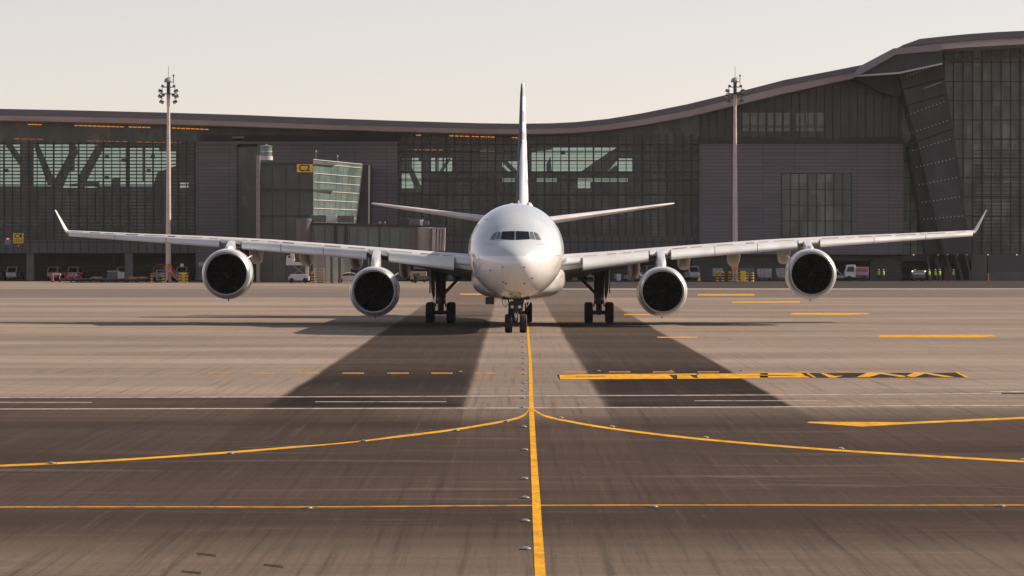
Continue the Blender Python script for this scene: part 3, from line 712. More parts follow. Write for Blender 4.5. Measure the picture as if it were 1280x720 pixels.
ROOFD = mat('roof_edge_metal', (.135,.120,.128), .5, .2, .15, .1)
ROOFP = mat('soffit_panel', (.60,.49,.49), .6, 0, .12, .15)  # paler than the roof edge: bounce from the ground put into the colour
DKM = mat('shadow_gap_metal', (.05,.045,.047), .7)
def see_glass():
    g = NG('tinted_see_through_glass'); g.n.remove(g.b)
    tr = g.n.new('ShaderNodeBsdfTransparent'); tr.inputs[0].default_value = (.27,.38,.355,1)
    gl = g.n.new('ShaderNodeBsdfGlossy'); gl.inputs[0].default_value = (.8,.9,.85,1); gl.inputs['Roughness'].default_value = .1
    mx = g.n.new('ShaderNodeMixShader'); mx.inputs[0].default_value = .06
    g.link(tr.outputs[0], mx.inputs[1]); g.link(gl.outputs[0], mx.inputs[2]); g.link(mx.outputs[0], g.out.inputs['Surface']); return g.m
SEE = see_glass()
T = thing('terminal_building', 'long dark glass terminal with sweeping curved roof rising to the right', 'building', (0, FY, 0))
def TP(px, py, Y): v = P(px, py, Y); return (v.x, v.z)
def tb_build(b, name, m, parent=T, **k):    # world-space mesh placed under T
    for i, v in enumerate(b.v): b.v[i] = (v[0], v[1]-FY, v[2])
    return b.build(name, m, parent, **k)
RT = [(-120,133),(0,136),(100,138),(200,140.5),(300,143.5),(400,147.5),(500,151),(600,154),(650,154.6),(690,154),(720,152.5),(760,148.5),(800,142),(860,130),(920,115.5),(980,100),(1040,88.5),(1078,81)]
RM = [(-120,141),(0,144.3),(100,146),(200,148.5),(300,151.5),(400,155.5),(500,158.5),(600,161),(650,161.3),(690,160.8),(720,159.5),(760,155.5),(800,149.5),(860,138),(920,123),(980,107.5),(1040,96),(1078,88.5)]
RB = [(-120,147),(0,150.5),(100,152.8),(200,155),(300,158),(400,161.5),(500,164.5),(600,167),(650,167.6),(690,167),(720,166),(760,162.5),(800,157),(860,146),(920,131.5),(980,117),(1040,103.5),(1078,95.5)]
def roof_section(top, mid, bot, YF, YB, names=('roof_edge','soffit')):
    b = MB(); r1 = []
    for (x, y1), (_, y2) in zip(top, mid):
        a = TP(x, y1, YF); c = TP(x, y2, YF); r1.append([(a[0],YF,a[1]),(c[0],YF,c[1]),(c[0],YF+.4,c[1]),(a[0],YB,c[1]),(a[0],YB,a[1]+.3)])
    b.loft(r1); o = tb_build(b, 'roof', ROOFD)
    b = MB(); r1 = []
    for (x, y1), (_, y2) in zip(mid, bot):
        a = TP(x, y1+.15, YF); c = TP(x, y2, YF+.8); r1.append([(a[0],YF+.05,a[1]),(a[0],YF+.8,c[1]),(a[0],FY-.3,c[1]),(a[0],FY-.3,a[1])])
    b.loft(r1); tb_build(b, 'soffit', ROOFP, parent=T)
    return o
roof_section([(x,y) for x,y in RT], RM, RB, FY-9, FY+70)
# light joints of the soffit
# upper roof on the right
RT2 = [(1128,56.5),(1150,48.5),(1180,45.3),(1210,42.5),(1245,40),(1280,38.4),(1400,35)]
RM2 = [(1128,57.5),(1150,56),(1180,53),(1210,50.5),(1245,48),(1280,46.5),(1400,44)]
RB2 = [(1128,58),(1150,64.5),(1180,61.5),(1210,59),(1245,57),(1280,55.2),(1400,52)]
def roof_plain(top, bot, y0, y1, name, m):
    b = MB(); r1 = []
    for (x, t), (_, q) in zip(top, bot):
        a = TP(x, t, y0); c = TP(x, q, y0); r1.append([(a[0],y0,a[1]),(c[0],y0,c[1]),(c[0],y1,c[1]),(a[0],y1,a[1])])
    b.loft(r1); return tb_build(b, name, m)
roof_plain(RT2, RM2, FY-16, FY+60, 'upper_roof', ROOFD)
roof_plain([(x,y+.3) for x,y in RM2], RB2, FY-15, FY-.5, 'upper_soffit', ROOFP)
# folded canopy
b = MB(); pl = [TP(x, y, FY-18) for x, y in ((1066,94.5),(1076,82),(1117,60.4),(1150,57.4),(1176,55),(1176,63.5),(1152,65.2),(1120,68),(1073,94.5))]
b.prism(pl, FY-18, FY-17.2); tb_build(b, 'canopy_edge', mat('canopy_metal', (.25,.215,.225), .5, .2, .12, .15))
b = MB(); pl = [TP(x, y, FY-17) for x, y in ((1073,94.5),(1120,67.8),(1176,63),(1180,80),(1125,90.5))]
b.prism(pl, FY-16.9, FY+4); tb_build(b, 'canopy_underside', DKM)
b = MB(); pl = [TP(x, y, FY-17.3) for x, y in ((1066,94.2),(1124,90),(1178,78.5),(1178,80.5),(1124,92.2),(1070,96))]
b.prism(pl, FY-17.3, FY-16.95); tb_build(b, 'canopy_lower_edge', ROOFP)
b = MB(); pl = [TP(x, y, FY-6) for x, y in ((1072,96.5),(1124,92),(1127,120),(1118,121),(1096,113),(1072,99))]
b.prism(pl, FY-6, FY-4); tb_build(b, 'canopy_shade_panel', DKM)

def inpoly(x, y, poly):
    r = False; j = len(poly)-1
    for i in range(len(poly)):
        xi, yi = poly[i]; xj, yj = poly[j]
        if (yi > y) != (yj > y) and x < (xj-xi)*(y-yi)/(yj-yi)+xi: r = not r
        j = i
    return r
def roof_y(x): return lerp_tab(RM, x) if x < 1078 else lerp_tab([(1078,90),(1120,70),(1150,58),(1400,48)], x)
def curtain(name, x0, x1, y0, y1, cw, rh, bright, m, skip=None):
    """cell wall: opaque smoked cells and see-through cells"""
    nx = int(round((x1-x0)/cw)); ny = int(round((y1-y0)/rh)); cw = (x1-x0)/nx; rh = (y1-y0)/ny
    op = MB(); gl = MB()
    for i in range(nx):
        for j in range(ny):
            xa, xb = x0+i*cw, x0+(i+1)*cw; ya, yb = y0+j*rh, y0+(j+1)*rh
            cx, cy = (xa+xb)/2, (ya+yb)/2
            if ya < roof_y(cx)-3: continue
            if skip and skip(cx, cy): continue
            q = [P(xa,yb,FY), P(xb,yb,FY), P(xb,ya,FY), P(xa,ya,FY)]
            q = [(round(v.x,3), v.y, round(v.z,3)) for v in q]
            lit = any(inpoly(cx, cy, pl) for pl in bright) and random.random() > .008
            (gl if lit else op).add(q, [(0,1,2,3)])
    o = tb_build(op, name, m, merge=True, solid=.16)
    if gl.v: tb_build(gl, 'see_through_glazing', SEE, parent=o, merge=True)
    return o
def mullions(parent, x0, x1, y0, y1, dx, dy, wv=.13, wh=.07, every=3, clip=True, depth=.30, skip=None, name='mullion_grid'):
    b = MB(); x = x0; k = 0
    while x <= x1+.01:
        top = max(y0, roof_y(x)+3) if clip else y0
        wv_ = wv*(1.9 if k % every == 0 else 1)
        a = P(x, y1, FY); c = P(x, top, FY)
        b.box(a.x-wv_/2, a.x+wv_/2, FY-depth*(1.3 if k % every == 0 else 1), FY-.09, a.z, c.z); x += dx; k += 1
    y = y1
    while y >= y0-.01:
        xs = x0
        if clip:
            while xs < x1 and roof_y(xs)+2 > y: xs += 6
            xe = x1
            while xe > xs and roof_y(xe)+2 > y: xe -= 6
        else: xe = x1
        if xe-xs > 8:
            a = P(xs, y, FY); c = P(xe, y, FY); b.box(a.x, c.x, FY-depth*.7, FY-.09, a.z-wh/2, a.z+wh/2)
        y -= dy
    return tb_build(b, name, MUL, parent=parent)
# zone A (left)
def rect(x0,x1,y0,y1): return [(x0,y0),(x1,y0),(x1,y1),(x0,y1)]
brA = [rect(*q) for q in ((0,24,182,232),(40,66,182,234),(66,88,182,239),(88,123,182,238),(123,157,186,233),(161,197,186,231),(197,222,190,215),(225,235,227,242),
       (0,31,272,285),(90,168,273,281),(112,128,281,289),(178,208,277,282),(222,235,271,276))]
wa = curtain('glass_wall', -120, 246, 146, 315, 5.2, 4.3, brA, DG)
mullions(wa, -119, 245, 176, 300, 10.35, 4.3, wh=.19)
# zone C
brC = [rect(*q) for q in ((501,527,196,240),(538,563,198,216),(626,648,203,216),(663,790,183,216),(626,641,225,229),(668,697,225,229),(722,738,225,241),(738,787,225,229))]
wc = curtain('glass_wall', 497, 874, 146, 300, 5.2, 4.3, brC, DG)
mullions(wc, 497, 873, 168, 296, 10.2, 4.3, wh=.06)
b = MB()
for y in (181,190,201,215.5,225,243,262):
    a = P(497, y, FY); c = P(873, y, FY); b.box(a.x, c.x, FY-.36, FY-.1, a.z-.09, a.z+.09)
tb_build(b, 'transom', MUL, parent=wc)
# zone D upper wall and cladding
wd_ = curtain('upper_glass_wall', 874, 1128, 80, 182, 10.2, 8.6, [], DG2)
mullions(wd_, 876, 1126, 96, 176, 10.3, 19.5, wv=.08, wh=.08, every=4)
b = MB()
for x0_, x1_, y0_, y1_ in ((927,988,141,165),(994,1030,141,165)):
    n_ = int((x1_-x0_)/10)
    for i in range(n_):
        for (ya, yb) in ((y0_,158),(159.5,y1_-1)):
            a = P(x0_+i*(x1_-x0_)/n_+1, yb, FY); c = P(x0_+(i+1)*(x1_-x0_)/n_-1, ya, FY)
            b.box(a.x, c.x, FY-.16, FY-.1, a.z, c.z)
tb_build(b, 'reflection_panes', mat('glass_reflection', (.17,.20,.18), .2, 0, .3, .5), parent=wd_)  # pale reflections on the upper glass, built as lighter panels
def clad(x0, x1, y0, y1, name='cladding_block', m=CLAD, ya=FY-3, yb=FY-.4, parent=T, bev=0):
    a = TP(x0, y1, ya); c = TP(x1, y0, ya)
    b = MB(); b.box(a[0], c[0], ya, yb, a[1], c[1]); return tb_build(b, name, m, parent=parent, bevel=bev)
for (x0, x1) in ((245, 296), (321, 497)): clad(x0, x1, 180, 352.5)
clad(245, 497, 176.8, 180, 'coping', ROOFD, FY-3.3, FY-.5)
clad(296, 321, 184, 310, 'recessed_glass_strip', DG, FY-2, FY-.5)
clad(251, 500, 169, 176.6, 'dark_clerestory', DKM, FY-1, FY-.5)
ck = clad(874, 1129.5, 180, 318); clad(874, 1127, 171, 180, 'dark_clerestory', DKM, FY-2, FY-.5)
# back-fill for zone B upper wall
wb_ = curtain('upper_glass_wall', 246, 497, 152, 186, 10.2, 8.6, [], DG2)
# window grid in the right block
clad(977, 1064, 217, 296, 'window', DGR, FY-3.06, FY-2.9, ck)
b = MB()
for i in range(9): x = 977+i*87/8; a = P(x,296,FY-3); c = P(x,217,FY-3); b.box(a.x-.07,a.x+.07,FY-3.15,FY-3.05,a.z,c.z)
for i in range(5): y = 217+i*79/4; a = P(977,y,FY-3); c = P(1064,y,FY-3); b.box(a.x,c.x,FY-3.14,FY-3.05,a.z-.06,a.z+.06)
tb_build(b, 'window_frame', MUL, parent=ck)
# zone E: tall glass on the right
we = curtain('glass_wall', 1128, 1412, 52, 318, 11.9, 12, [], DGR)
mullions(we, 1180, 1408, 62, 318, 11.9, 24, wv=.11, wh=.16, every=4, clip=False)
b = MB(); x = 1130
for x in (1129,1138,1147):
    a = P(x,318,FY); c = P(x,175,FY); b.box(a.x-.06,a.x+.06,FY-.3,FY-.09,a.z,c.z)
for y in range(180, 318, 21):
    a = P(1128,y,FY); c = P(1150,y,FY); b.box(a.x,c.x,FY-.25,FY-.09,a.z-.05,a.z+.05)
y = 188
while y < 316:
    a = P(1217,y,FY); c = P(1408,y,FY); b.box(a.x,c.x,FY-.22,FY-.09,a.z-.05,a.z+.05); y += 4.6
tb_build(b, 'louvre_rows', MUL, parent=we)
b = MB(); a = P(1176,80,FY-.4); c = P(1410,68,FY-.4)
pl = [TP(1177,79,FY-.5),TP(1290,69.5,FY-.5),TP(1410,67,FY-.5),TP(1410,63.5,FY-.5),TP(1290,66,FY-.5),TP(1177,75.5,FY-.5)]
b.prism(pl, FY-.6, FY-.32); tb_build(b, 'cornice_band', mat('band_brown', (.16,.125,.12), .6), parent=we)
# leaning pier
b = MB(); pl = [TP(x,y,FY-8) for x,y in ((1124,93),(1178,79),(1196,190),(1214,318),(1180,318),(1150,190))]; b.prism(pl, FY-8, FY-.5); pier = tb_build(b, 'leaning_pier', DTOW)
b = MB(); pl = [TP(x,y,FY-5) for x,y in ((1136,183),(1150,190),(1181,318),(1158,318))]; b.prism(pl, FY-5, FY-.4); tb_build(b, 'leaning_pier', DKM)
b = MB()
for k, (xa, ya, xb, yb) in enumerate(((1134,95,1174,80),(1156,110,1176,103),(1134,144,1180,127),(1137,167,1184,151),(1141,188,1187,174),(1146,209,1192,198),(1149,231,1195,222),(1153,253,1199,246),(1155,274,1203,270))):
    for i in range(11):
        t = i/10; v = P(xa+(xb-xa)*t, ya+(yb-ya)*t, FY-8.05); b = MB(); b.box(v.x-.055, v.x+.055, FY-8.1, FY-7.95, v.z-.055, v.z+.055)
        tb_build(b, 'marker_light', mat('marker_light', (.75,.62,.5), .5, emit=.10), parent=pier)
b = MB()
for (xa, ya, xb, yb) in ((1126,113,1181,98),(1130,133,1184,117),(1138,180,1190,161)):
    p1 = P(xa,ya,FY-8.1); p2 = P(xb,yb,FY-8.1); b.tube([p1,p2], .12, 4)
tb_build(b, 'pier_seam', DKM, parent=pier)
SPAN = clad_mat('spandrel_cladding', (.105,.097,.095), (.12,.11,.107), (.04,.036,.036), 1.3, 6.0, .05)
# base storey: recessed wall, lintel band, columns
clad(-120, 246, 300, 316.5, 'spandrel_band', SPAN, FY-1.2, FY-.5)
clad(497, 874, 296, 322, 'spandrel_band', SPAN, FY-1.2, FY-.5)
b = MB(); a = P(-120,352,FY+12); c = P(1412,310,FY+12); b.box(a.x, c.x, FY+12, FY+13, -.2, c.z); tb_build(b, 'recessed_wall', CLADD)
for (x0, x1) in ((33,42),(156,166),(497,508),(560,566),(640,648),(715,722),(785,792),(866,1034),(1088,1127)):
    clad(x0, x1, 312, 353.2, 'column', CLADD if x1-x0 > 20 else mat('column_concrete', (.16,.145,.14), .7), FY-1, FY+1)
clad(1036, 1090, 312, 326, 'door_lintel', CLADD, FY-1, FY+1)
clad(1127, 1214, 318, 326, 'base_lintel', DKM, FY-2, FY+1)
clad(1214, 1234, 318, 353, 'base_wall', mat('base_brown', (.135,.115,.108), .7, 0, .15, .2), FY-1.5, FY+1)
clad(1235, 1412, 318, 353, 'base_wall', mat('base_brown2', (.10,.088,.084), .7, 0, .15, .2), FY-1.2, FY+1)
clad(1235, 1412, 340, 353, 'base_plinth', mat('plinth', (.14,.12,.112), .7), FY-1.6, FY+1)
for (xt, xb) in ((1158,1164),(1170,1176),(1182,1190),(1194,1203),(1206,1214)):
    b = MB(); pl = [TP(x,y,FY-3) for x,y in ((xt-2.2,318),(xt+2.2,318),(xb+2.4,352.5),(xb-1.6,352.5),((xt+xb)/2+.5,338))]; b.prism(pl, FY-3, FY-2); tb_build(b, 'leaning_column', CLADD)
clad(1181, 1190, 334, 351, 'orange_door', mat('orange_door', (.33,.085,.035), .6), FY-1.9, FY-1.2)
for x in (1142,1158,1172,1184,1196,1208,1235,1271):
    v = P(x, 319, FY-2.1); MB_ = MB(); MB_.lathe_z((v.x, v.y, v.z), [(0,.12),(.1,.12),(.16,.05)], 10); tb_build(MB_, 'downlight', mat('downlight', (1,.8,.55), .4, emit=.5))
# interior lamps behind the top row of panes (warm orange)
OR_ = mat('orange_lamp', (1,.36,.06), .5, emit=.5)
ORF = mat('orange_lamp_far', (.75,.22,.10), .5, emit=.3)
b_lamps = []
def lamp_run(x0, x1, ya, yb, n, m, h=.12):
    for i in range(n):
        xa = x0+(x1-x0)*i/n; xb = xa+(x1-x0)/n*.78; y = ya+(yb-ya)*i/n
        a = P(xa, y, FY-.2); c = P(xb, y, FY-.2); b = MB(); b.box(a.x, c.x, FY-.26, FY-.1, a.z-h/2, a.z+h/2); tb_build(b, 'ceiling_lamp', m)
lamp_run(35,53,155.5,155.8,4,OR_); lamp_run(93,156,156.8,158.8,11,OR_); lamp_run(161,189,158.8,159.4,5,OR_); lamp_run(215,262,160,162,8,OR_)
lamp_run(562,620,169.8,171.5,9,OR_); lamp_run(520,530,169,169.2,1,OR_); lamp_run(639,648,172,172.3,2,OR_)
lamp_run(17,56,173.5,174.2,4,ORF,.07); lamp_run(108,162,176,177,6,ORF,.07); lamp_run(170,228,177.5,178.8,6,ORF,.07); lamp_run(516,555,187.2,187.6,5,ORF,.1); lamp_run(600,642,188.8,190,4,ORF,.07)
# interior trusses, floors, back wall, roof void
TR = mat('interior_truss', (.07,.066,.065), .7)
b = MB()
for poly in ([(3,176),(12,176),(41,218),(32,218)], [(32,176),(41,176),(41,240),(32,240)], [(40,176),(46,176),(71,232),(60,232)], [(86,192),(93,176),(97,190),(76,240),(60,240)],
             [(86,176),(93,176),(93,214),(86,214)], [(124,176),(134,176),(108,226),(104,240),(98,240),(98,220)], [(98,218),(106,214),(106,242),(98,242)], [(88,230),(124,226),(124,233),(88,233)],
             [(197,215),(224,206),(224,236),(190,236)], [(139,224),(150,222),(150,236),(139,236)], [(178,176),(181,176),(181,226),(178,226)],
             [(499,194),(515,194),(515,217),(499,217)], [(507,206),(512,203),(528,236),(528,243),(522,243)], [(544,196),(547,196),(547,217),(544,217)],[(553,196),(555,196),(555,217),(553,217)], [(560,198),(564,198),(552,217),(547,217)],
             [(626,201),(634,201),(650,217),(642,217)], [(626,207),(640,218),(626,218)], [(721,218),(760,191),(792,172),(792,184),(780,190),(757,218)], [(757,218),(768,207),(774,207),(770,218)],
             [(774,181),(794,181),(794,198),(774,198)], [(660,190),(690,187),(690,184),(660,184)], [(683,205),(688,195),(690,216),(683,216)]):
    b = MB(); pl = [TP(x, y, FY+3) for x, y in poly]; b.prism(pl, FY+3, FY+3.5)
    tb_build(b, 'interior_truss', TR)
b = MB(); x0 = P(-120,300,FY).x; x1 = P(1412,300,FY).x
for z in (9.0, 12.8, 14.2): b.box(x0, x1, FY+.3, FY+60, z-.25, z+.25)
tb_build(b, 'floor_slab', TR)
b = MB(); b.box(x0, x1, FY+60.5, FY+61.5, -.2, 13.0); tb_build(b, 'rear_wall', CLADD)
# rooftop vent left and small masts along the roof
b = MB(); v = P(298, 180, FY-1); b.box(v.x-.5, v.x+.5, FY-1, FY, v.z, v.z+.9); b.box(v.x-.9, v.x+.9, FY-1.3, FY+.3, v.z+.9, v.z+1.15); tb_build(b, 'vent_stack', mat('vent_cream', (.5,.42,.38), .6))

# ---- C2 gate building
G = thing('gate_building', 'grey gate block with pale glass side wall and yellow C2 sign on its corner', 'building', (P(391,350,600).x, 600, 0))
def gb_build(b, name, m, **k):
    p = k.pop('parent', G); off = G.location
    for i, v in enumerate(b.v): b.v[i] = (v[0]-off.x, v[1]-off.y, v[2])
    return b.build(name, m, p, **k)
def PV(px, py, Y): return P(px, py, Y)
GDK = dark_glass('gate_dark_panel', (.085,.088,.084), (.10,.102,.098), .3, 5, 2.0)
b = MB(); lf = 324
fl, fr, bl_, br_ = (PV(lf,350,600), PV(391,350,600), PV(lf,350,632), PV(449,350,612))
zt1 = PV(391,199,600).z; zt2 = PV(452,205,612).z; zt0 = PV(lf,203.5,600).z
xr_top = PV(452,205,612).x; xr_bot = PV(443,290,612).x; zb_ = 0.0
xr_b0 = xr_bot-(xr_top-xr_bot)*.9
b.add([(fl.x,600,0),(fr.x,600,0),(xr_b0,612,0),(xr_b0,636,0),(fl.x,636,0),(fl.x,600,zt0),(fr.x,600,zt1-.5),(xr_top,612,zt2),(xr_top,636,zt2),(fl.x,636,zt0)],
      [(0,1,6,5),(2,3,8,7),(3,4,9,8),(4,0,5,9),(5,6,7,8,9),(0,4,3,2,1)])
# pale side glazing with white transoms
PALE = mat('pale_teal_glass', (.115,.16,.15), .32, 0, .3, .35, coat=.3)
TRW = mat('cream_transom', (.55,.47,.41), .5)
def sp_(u, v):      # u along side wall 0..1, v height 0..1
    zt = zt1+(zt2-zt1)*u; z = 7.4+(zt-7.4)*v
    xt = fr.x+(xr_top-fr.x)*u; xb = fr.x+(xr_b0-fr.x)*u
    x = xb+(xt-xb)*(z/(zt)); y = 600+12*u
    return Vector((x, y, z))
nn = Vector((12, -(xr_top-fr.x), 0)).normalized()
def sq(u, v):
    xt = fr.x+(xr_top-fr.x)*u; xb = fr.x+(xr_b0-fr.x)*u; zt = (zt1-.5)+(zt2-zt1+.5)*u
    return Vector((xb+(xt-xb)*v, 600+12*u, zt*v))
b.add([sq(i/6, j/8) for j in range(9) for i in range(7)], [(j*7+i, j*7+i+1, (j+1)*7+i+1, (j+1)*7+i) for j in range(8) for i in range(6)])
gb_build(b, 'block', GDK)
b = MB(); NU, NV = 6, 8; g_ = [sp_(i/NU, j/NV)+nn*.06 for j in range(NV+1) for i in range(NU+1)]
b.add(g_, [(j*(NU+1)+i, j*(NU+1)+i+1, (j+1)*(NU+1)+i+1, (j+1)*(NU+1)+i) for j in range(NV) for i in range(NU)])
sw = gb_build(b, 'side_glazing', PALE)
def v_of(py):       # height fraction at the corner column
    return max(.01,(PV(391,py,600).z-7.4)/(zt1-7.4))
b = MB()
for py in (199.5,204.5,216.5,227.5,238.5,250,260.5,272,283):
    v = v_of(py); b.tube([sp_(0,v)+nn*.12, sp_(.5,v)+nn*.12, sp_(1,v)+nn*.12], .07, 4)
gb_build(b, 'transom', TRW, parent=sw)
b = MB()
for i in range(1, 8): b.tube([sp_(i/8,0.02)+nn*.09, sp_(i/8,.99)+nn*.09], .02, 4)
gb_build(b, 'mullion', mat('pale_mullion', (.22,.27,.25), .5), parent=sw)
# ledges wrapping the corner
for py in (204, 236.5):
    z = PV(391,py,600).z; b = MB(); b.box(fl.x, fr.x+.1, 599.4, 600.2, z-.16, z+.10); e = Vector((fr.x,600,z)); d = Vector((xr_top-fr.x,12,0))
    for (o_, l_) in ((0, .42),):
        q = [e-Vector((0,.6,0)), e+d*l_+nn*.5, e+d*l_, e]
        b.add([v+Vector((0,0,.10)) for v in q]+[v-Vector((0,0,.16)) for v in q], [(0,1,2,3),(7,6,5,4),(0,1,5,4),(1,2,6,5),(2,3,7,6),(3,0,4,7)])
    gb_build(b, 'ledge', DKM)
z = PV(391,270,600).z; b = MB(); b.box(fl.x, fr.x-.3, 599.7, 600.1, z-.1, z+.1); gb_build(b, 'ledge', DKM)
b = MB()
for i in range(1, 4): x = fl.x+(fr.x-fl.x)*i/4; b.box(x-.04, x+.04, 599.9, 600.05, .5, zt0-.6)
gb_build(b, 'panel_joint', DKM)
a = PV(320.5,300,599); c = PV(325,194,599); b = MB(); b.box(a.x, c.x, 598.6, 599.6, 0, c.z); gb_build(b, 'corner_pier', mat('pier_pink', (.26,.22,.225), .6))
v = PV(332.5,198.5,606); b = MB(); b.lathe_z((v.x,v.y,v.z), [(0,.98),(.35,.98),(.36,.9),(1.75,.9),(1.76,.98),(1.9,.98),(2.0,.6)], 24); gb_build(b, 'stair_turret', [PALE], smooth=True)
b = MB(); b.lathe_z((v.x,v.y,v.z-.2), [(0,1.02),(.6,1.02)], 24); b.lathe_z((v.x,v.y,v.z+1.0), [(0,.93),(.12,.93)], 24); gb_build(b, 'turret_band', TRW, smooth=True)
b = MB(); a = PV(447,206,618); c = PV(460,282,618); b.box(a.x, c.x, 619, 637, 0, a.z); gb_build(b, 'rear_shade_block', DKM)  # dark box for the shaded back wall, shade put into its colour
for (x, y) in ((395,190),(422,196),(333,182)):
    v = PV(x, y, 606); b = MB(); b.tube([v-Vector((0,0,1.6)), v], .03, 5); b.lathe_z((v.x,v.y,v.z), [(0,.1),(.2,.12),(.25,.05)], 8); gb_build(b, 'roof_sensor', TRW)

def text_mesh(txt, size, m, name='lettering', parent=None, loc=(0,0,0), extrude=.02, xs=1.0, bold=.0):
    cu = bpy.data.curves.new('tmp', 'FONT'); cu.body = txt; cu.size = size; cu.extrude = extrude; cu.offset = bold
    cu.align_x = 'CENTER'; cu.align_y = 'CENTER'
    o = bpy.data.objects.new('tmp', cu); C.objects.link(o)
    dg = bpy.context.evaluated_depsgraph_get(); me = bpy.data.meshes.new_from_object(o.evaluated_get(dg))
    bpy.data.objects.remove(o)
    me.materials.clear(); me.materials.append(m); me.name = name
    q = bpy.data.objects.new(name, me); C.objects.link(q); q.parent = parent; q.location = loc; q.rotation_euler = (R(90),0,0); q.scale = (xs,1,1)
    return q
SY = mat('sign_yellow', (.85,.48,.03), .5, 0, .06, 1, emit=0); SK = mat('sign_black', (.015,.015,.015), .6)
def sign(name, label, px0, px1, py0, py1, Y, m=SY, txt=None, rows=0, cat='sign'):
    a = P(px0, py1, Y); c = P(px1, py0, Y); w_, h_ = c.x-a.x, c.z-a.z
    t = thing(name, label, cat, ((a.x+c.x)/2, Y, a.z))
    MB().box(-w_/2, w_/2, 0, .15, 0, h_).build('panel', m, t, bevel=.02)
    if txt:
        hh = h_ if not rows else h_*.55; zc = h_/2 if not rows else h_*.70
        text_mesh(txt, hh*1.12, SK, 'lettering', t, (0, -.02, zc), .02, 1.05, .02*hh)
    return t, w_, h_
sign('gate_sign', 'yellow sign reading C2 high on the gate block corner', 371, 390.5, 205.2, 215.3, 599.2, txt='C2')
t4, w4, h4 = sign('gate_sign', 'square yellow sign reading C4 at far left of the terminal', 16.4, 29.4, 291.3, 304.2, 630, txt='C4', rows=1)
b = MB()
for j in range(2):
    for i in range(5): b.box(-w4*.38+i*w4*.16, -w4*.38+i*w4*.16+w4*.1, -.02, 0, h4*(.12+.17*j), h4*(.20+.17*j))
b.build('small_print', SK, t4)
t = thing('stop_lamp_box', 'small grey box with glowing red lamp beside the C4 sign', 'signal', (P(9.7,306,630).x, 630, P(0,306,630).z))
MB().box(-.46,.46,0,.3,0,1.1).build('housing', mat('box_grey', (.22,.19,.19), .6), t, bevel=.03)
MB().lathe_y((0,-.05,.92), [(0,.1),(.06,.14)], 14).build('lamp', mat('red_lamp', (1,.12,.05), .4, emit=1.2), t)
MB().box(-.04,.04,.1,.2,-1.5,0).build('bracket', MUL, t)
t = thing('bracket_post', 'thin hanging post with white cap below the C4 sign', 'post', (P(23,318,630).x, 630, P(0,318,630).z))
MB().box(-.05,.05,0,.1,0,1.2).build('post', MUL, t); MB().box(-.1,.1,-.05,.1,1.2,1.4).build('cap', TRW, t)
b_, _, _ = sign('notice_board', 'small pale notice board low on the grey cladding behind the left outer engine', 248, 256, 327.8, 333, 636, m=mat('board_white', (.55,.48,.46), .6))

# ---- jet bridge
J = thing('jet_bridge', 'grey glazed passenger boarding bridge with round cab reaching right from the C2 block', 'boarding bridge', (P(450,350,590).x, 590, 0))
def jb(b, name, m, **k):
    p = k.pop('parent', J)
    for i, v in enumerate(b.v): b.v[i] = (v[0]-J.location.x, v[1]-J.location.y, v[2])
    return b.build(name, m, p, **k)
JM = mat('bridge_metal', (.12,.108,.105), .5, .2, .15, .4); JG = dark_glass('bridge_glass', (.13,.155,.145), (.16,.185,.172), .25, 2.0, 9)
JC = mat('bridge_cab_metal', (.30,.265,.25), .5, .2, .12, .5)
b = MB(); pl = [TP(x,y,590) for x,y in ((384,279.5),(526,283),(526,315.5),(384,306))]; b.prism(pl, 590, 593.2); tun = jb(b, 'tunnel', JM)
b = MB()
xs_ = [392,406,420,431,437,447,460,474,487,500,513]
for i in range(len(xs_)-1):
    xa, xb = xs_[i]+.6, xs_[i+1]-.6
    ya = lambda x: 281.5+(x-384)*.0246+1; yb = lambda x: 304.5+(x-384)*.0670-1.5
    pl = [TP(xa,ya(xa),589.9),TP(xb,ya(xb),589.9),TP(xb,yb(xb),589.9),TP(xa,yb(xa),589.9)]; b.prism(pl, 589.9, 590.0)
jb(b, 'tunnel_glazing', JG, parent=tun)
b = MB(); 
for y0 in ((384,279.0,526,282.5),(384,306.5,526,316)):
    b.tube([P(y0[0],y0[1],589.7), P(y0[2],y0[3],589.7)], .16, 6)
for x in (418,420.5,431.5,434,474.5): b.tube([P(x,279.5,589.7), P(x,311,589.7)], .10, 5)
jb(b, 'tunnel_frame', MUL, parent=tun)
def cyl(px0, px1, py0, py1, Y, m, name, n=28, prof=None, parent=J):
    a = P(px0,py1,Y); c = P(px1,py0,Y); r = (c.x-a.x)/2; h = c.z-a.z
    b = MB(); b.lathe_z(((a.x+c.x)/2, Y+r, a.z), prof(r,h) if prof else [(0,r),(h,r)], n); return jb(b, name, m, smooth=True, parent=parent)
cyl(369.5, 389, 273, 303, 589, JM, 'rotunda', prof=lambda r,h: [(0,r*.9),(.2,r),(h-.5,r),(h-.45,r*1.06),(h,r*1.06)])
cyl(521.5, 543, 284.5, 314.5, 588.5, JC, 'cab', prof=lambda r,h: [(0,r*.92),(.15,r),(h-.15,r),(h,r*1.02),(h+.05,r*.8)])
b = MB()
for (xa, xb) in ((540.5,545),(546.2,549),(550,552.5),(553.5,556.5)):
    pl = [TP(xa,284.5,588),TP(xb,284.5,588),TP(xb-.8,313.8,588),TP(xa-.8,313.8,588)]; b.prism(pl, 588, 591.5)
jb(b, 'bellows', mat('bellows_cream', (.40,.33,.29), .7, 0, .25, .8))
b = MB(); pl = [TP(x,y,588.3) for x,y in ((544,286),(556,287),(555,311),(544,311))]; b.prism(pl, 589, 591); jb(b, 'bellows_core', DKM)
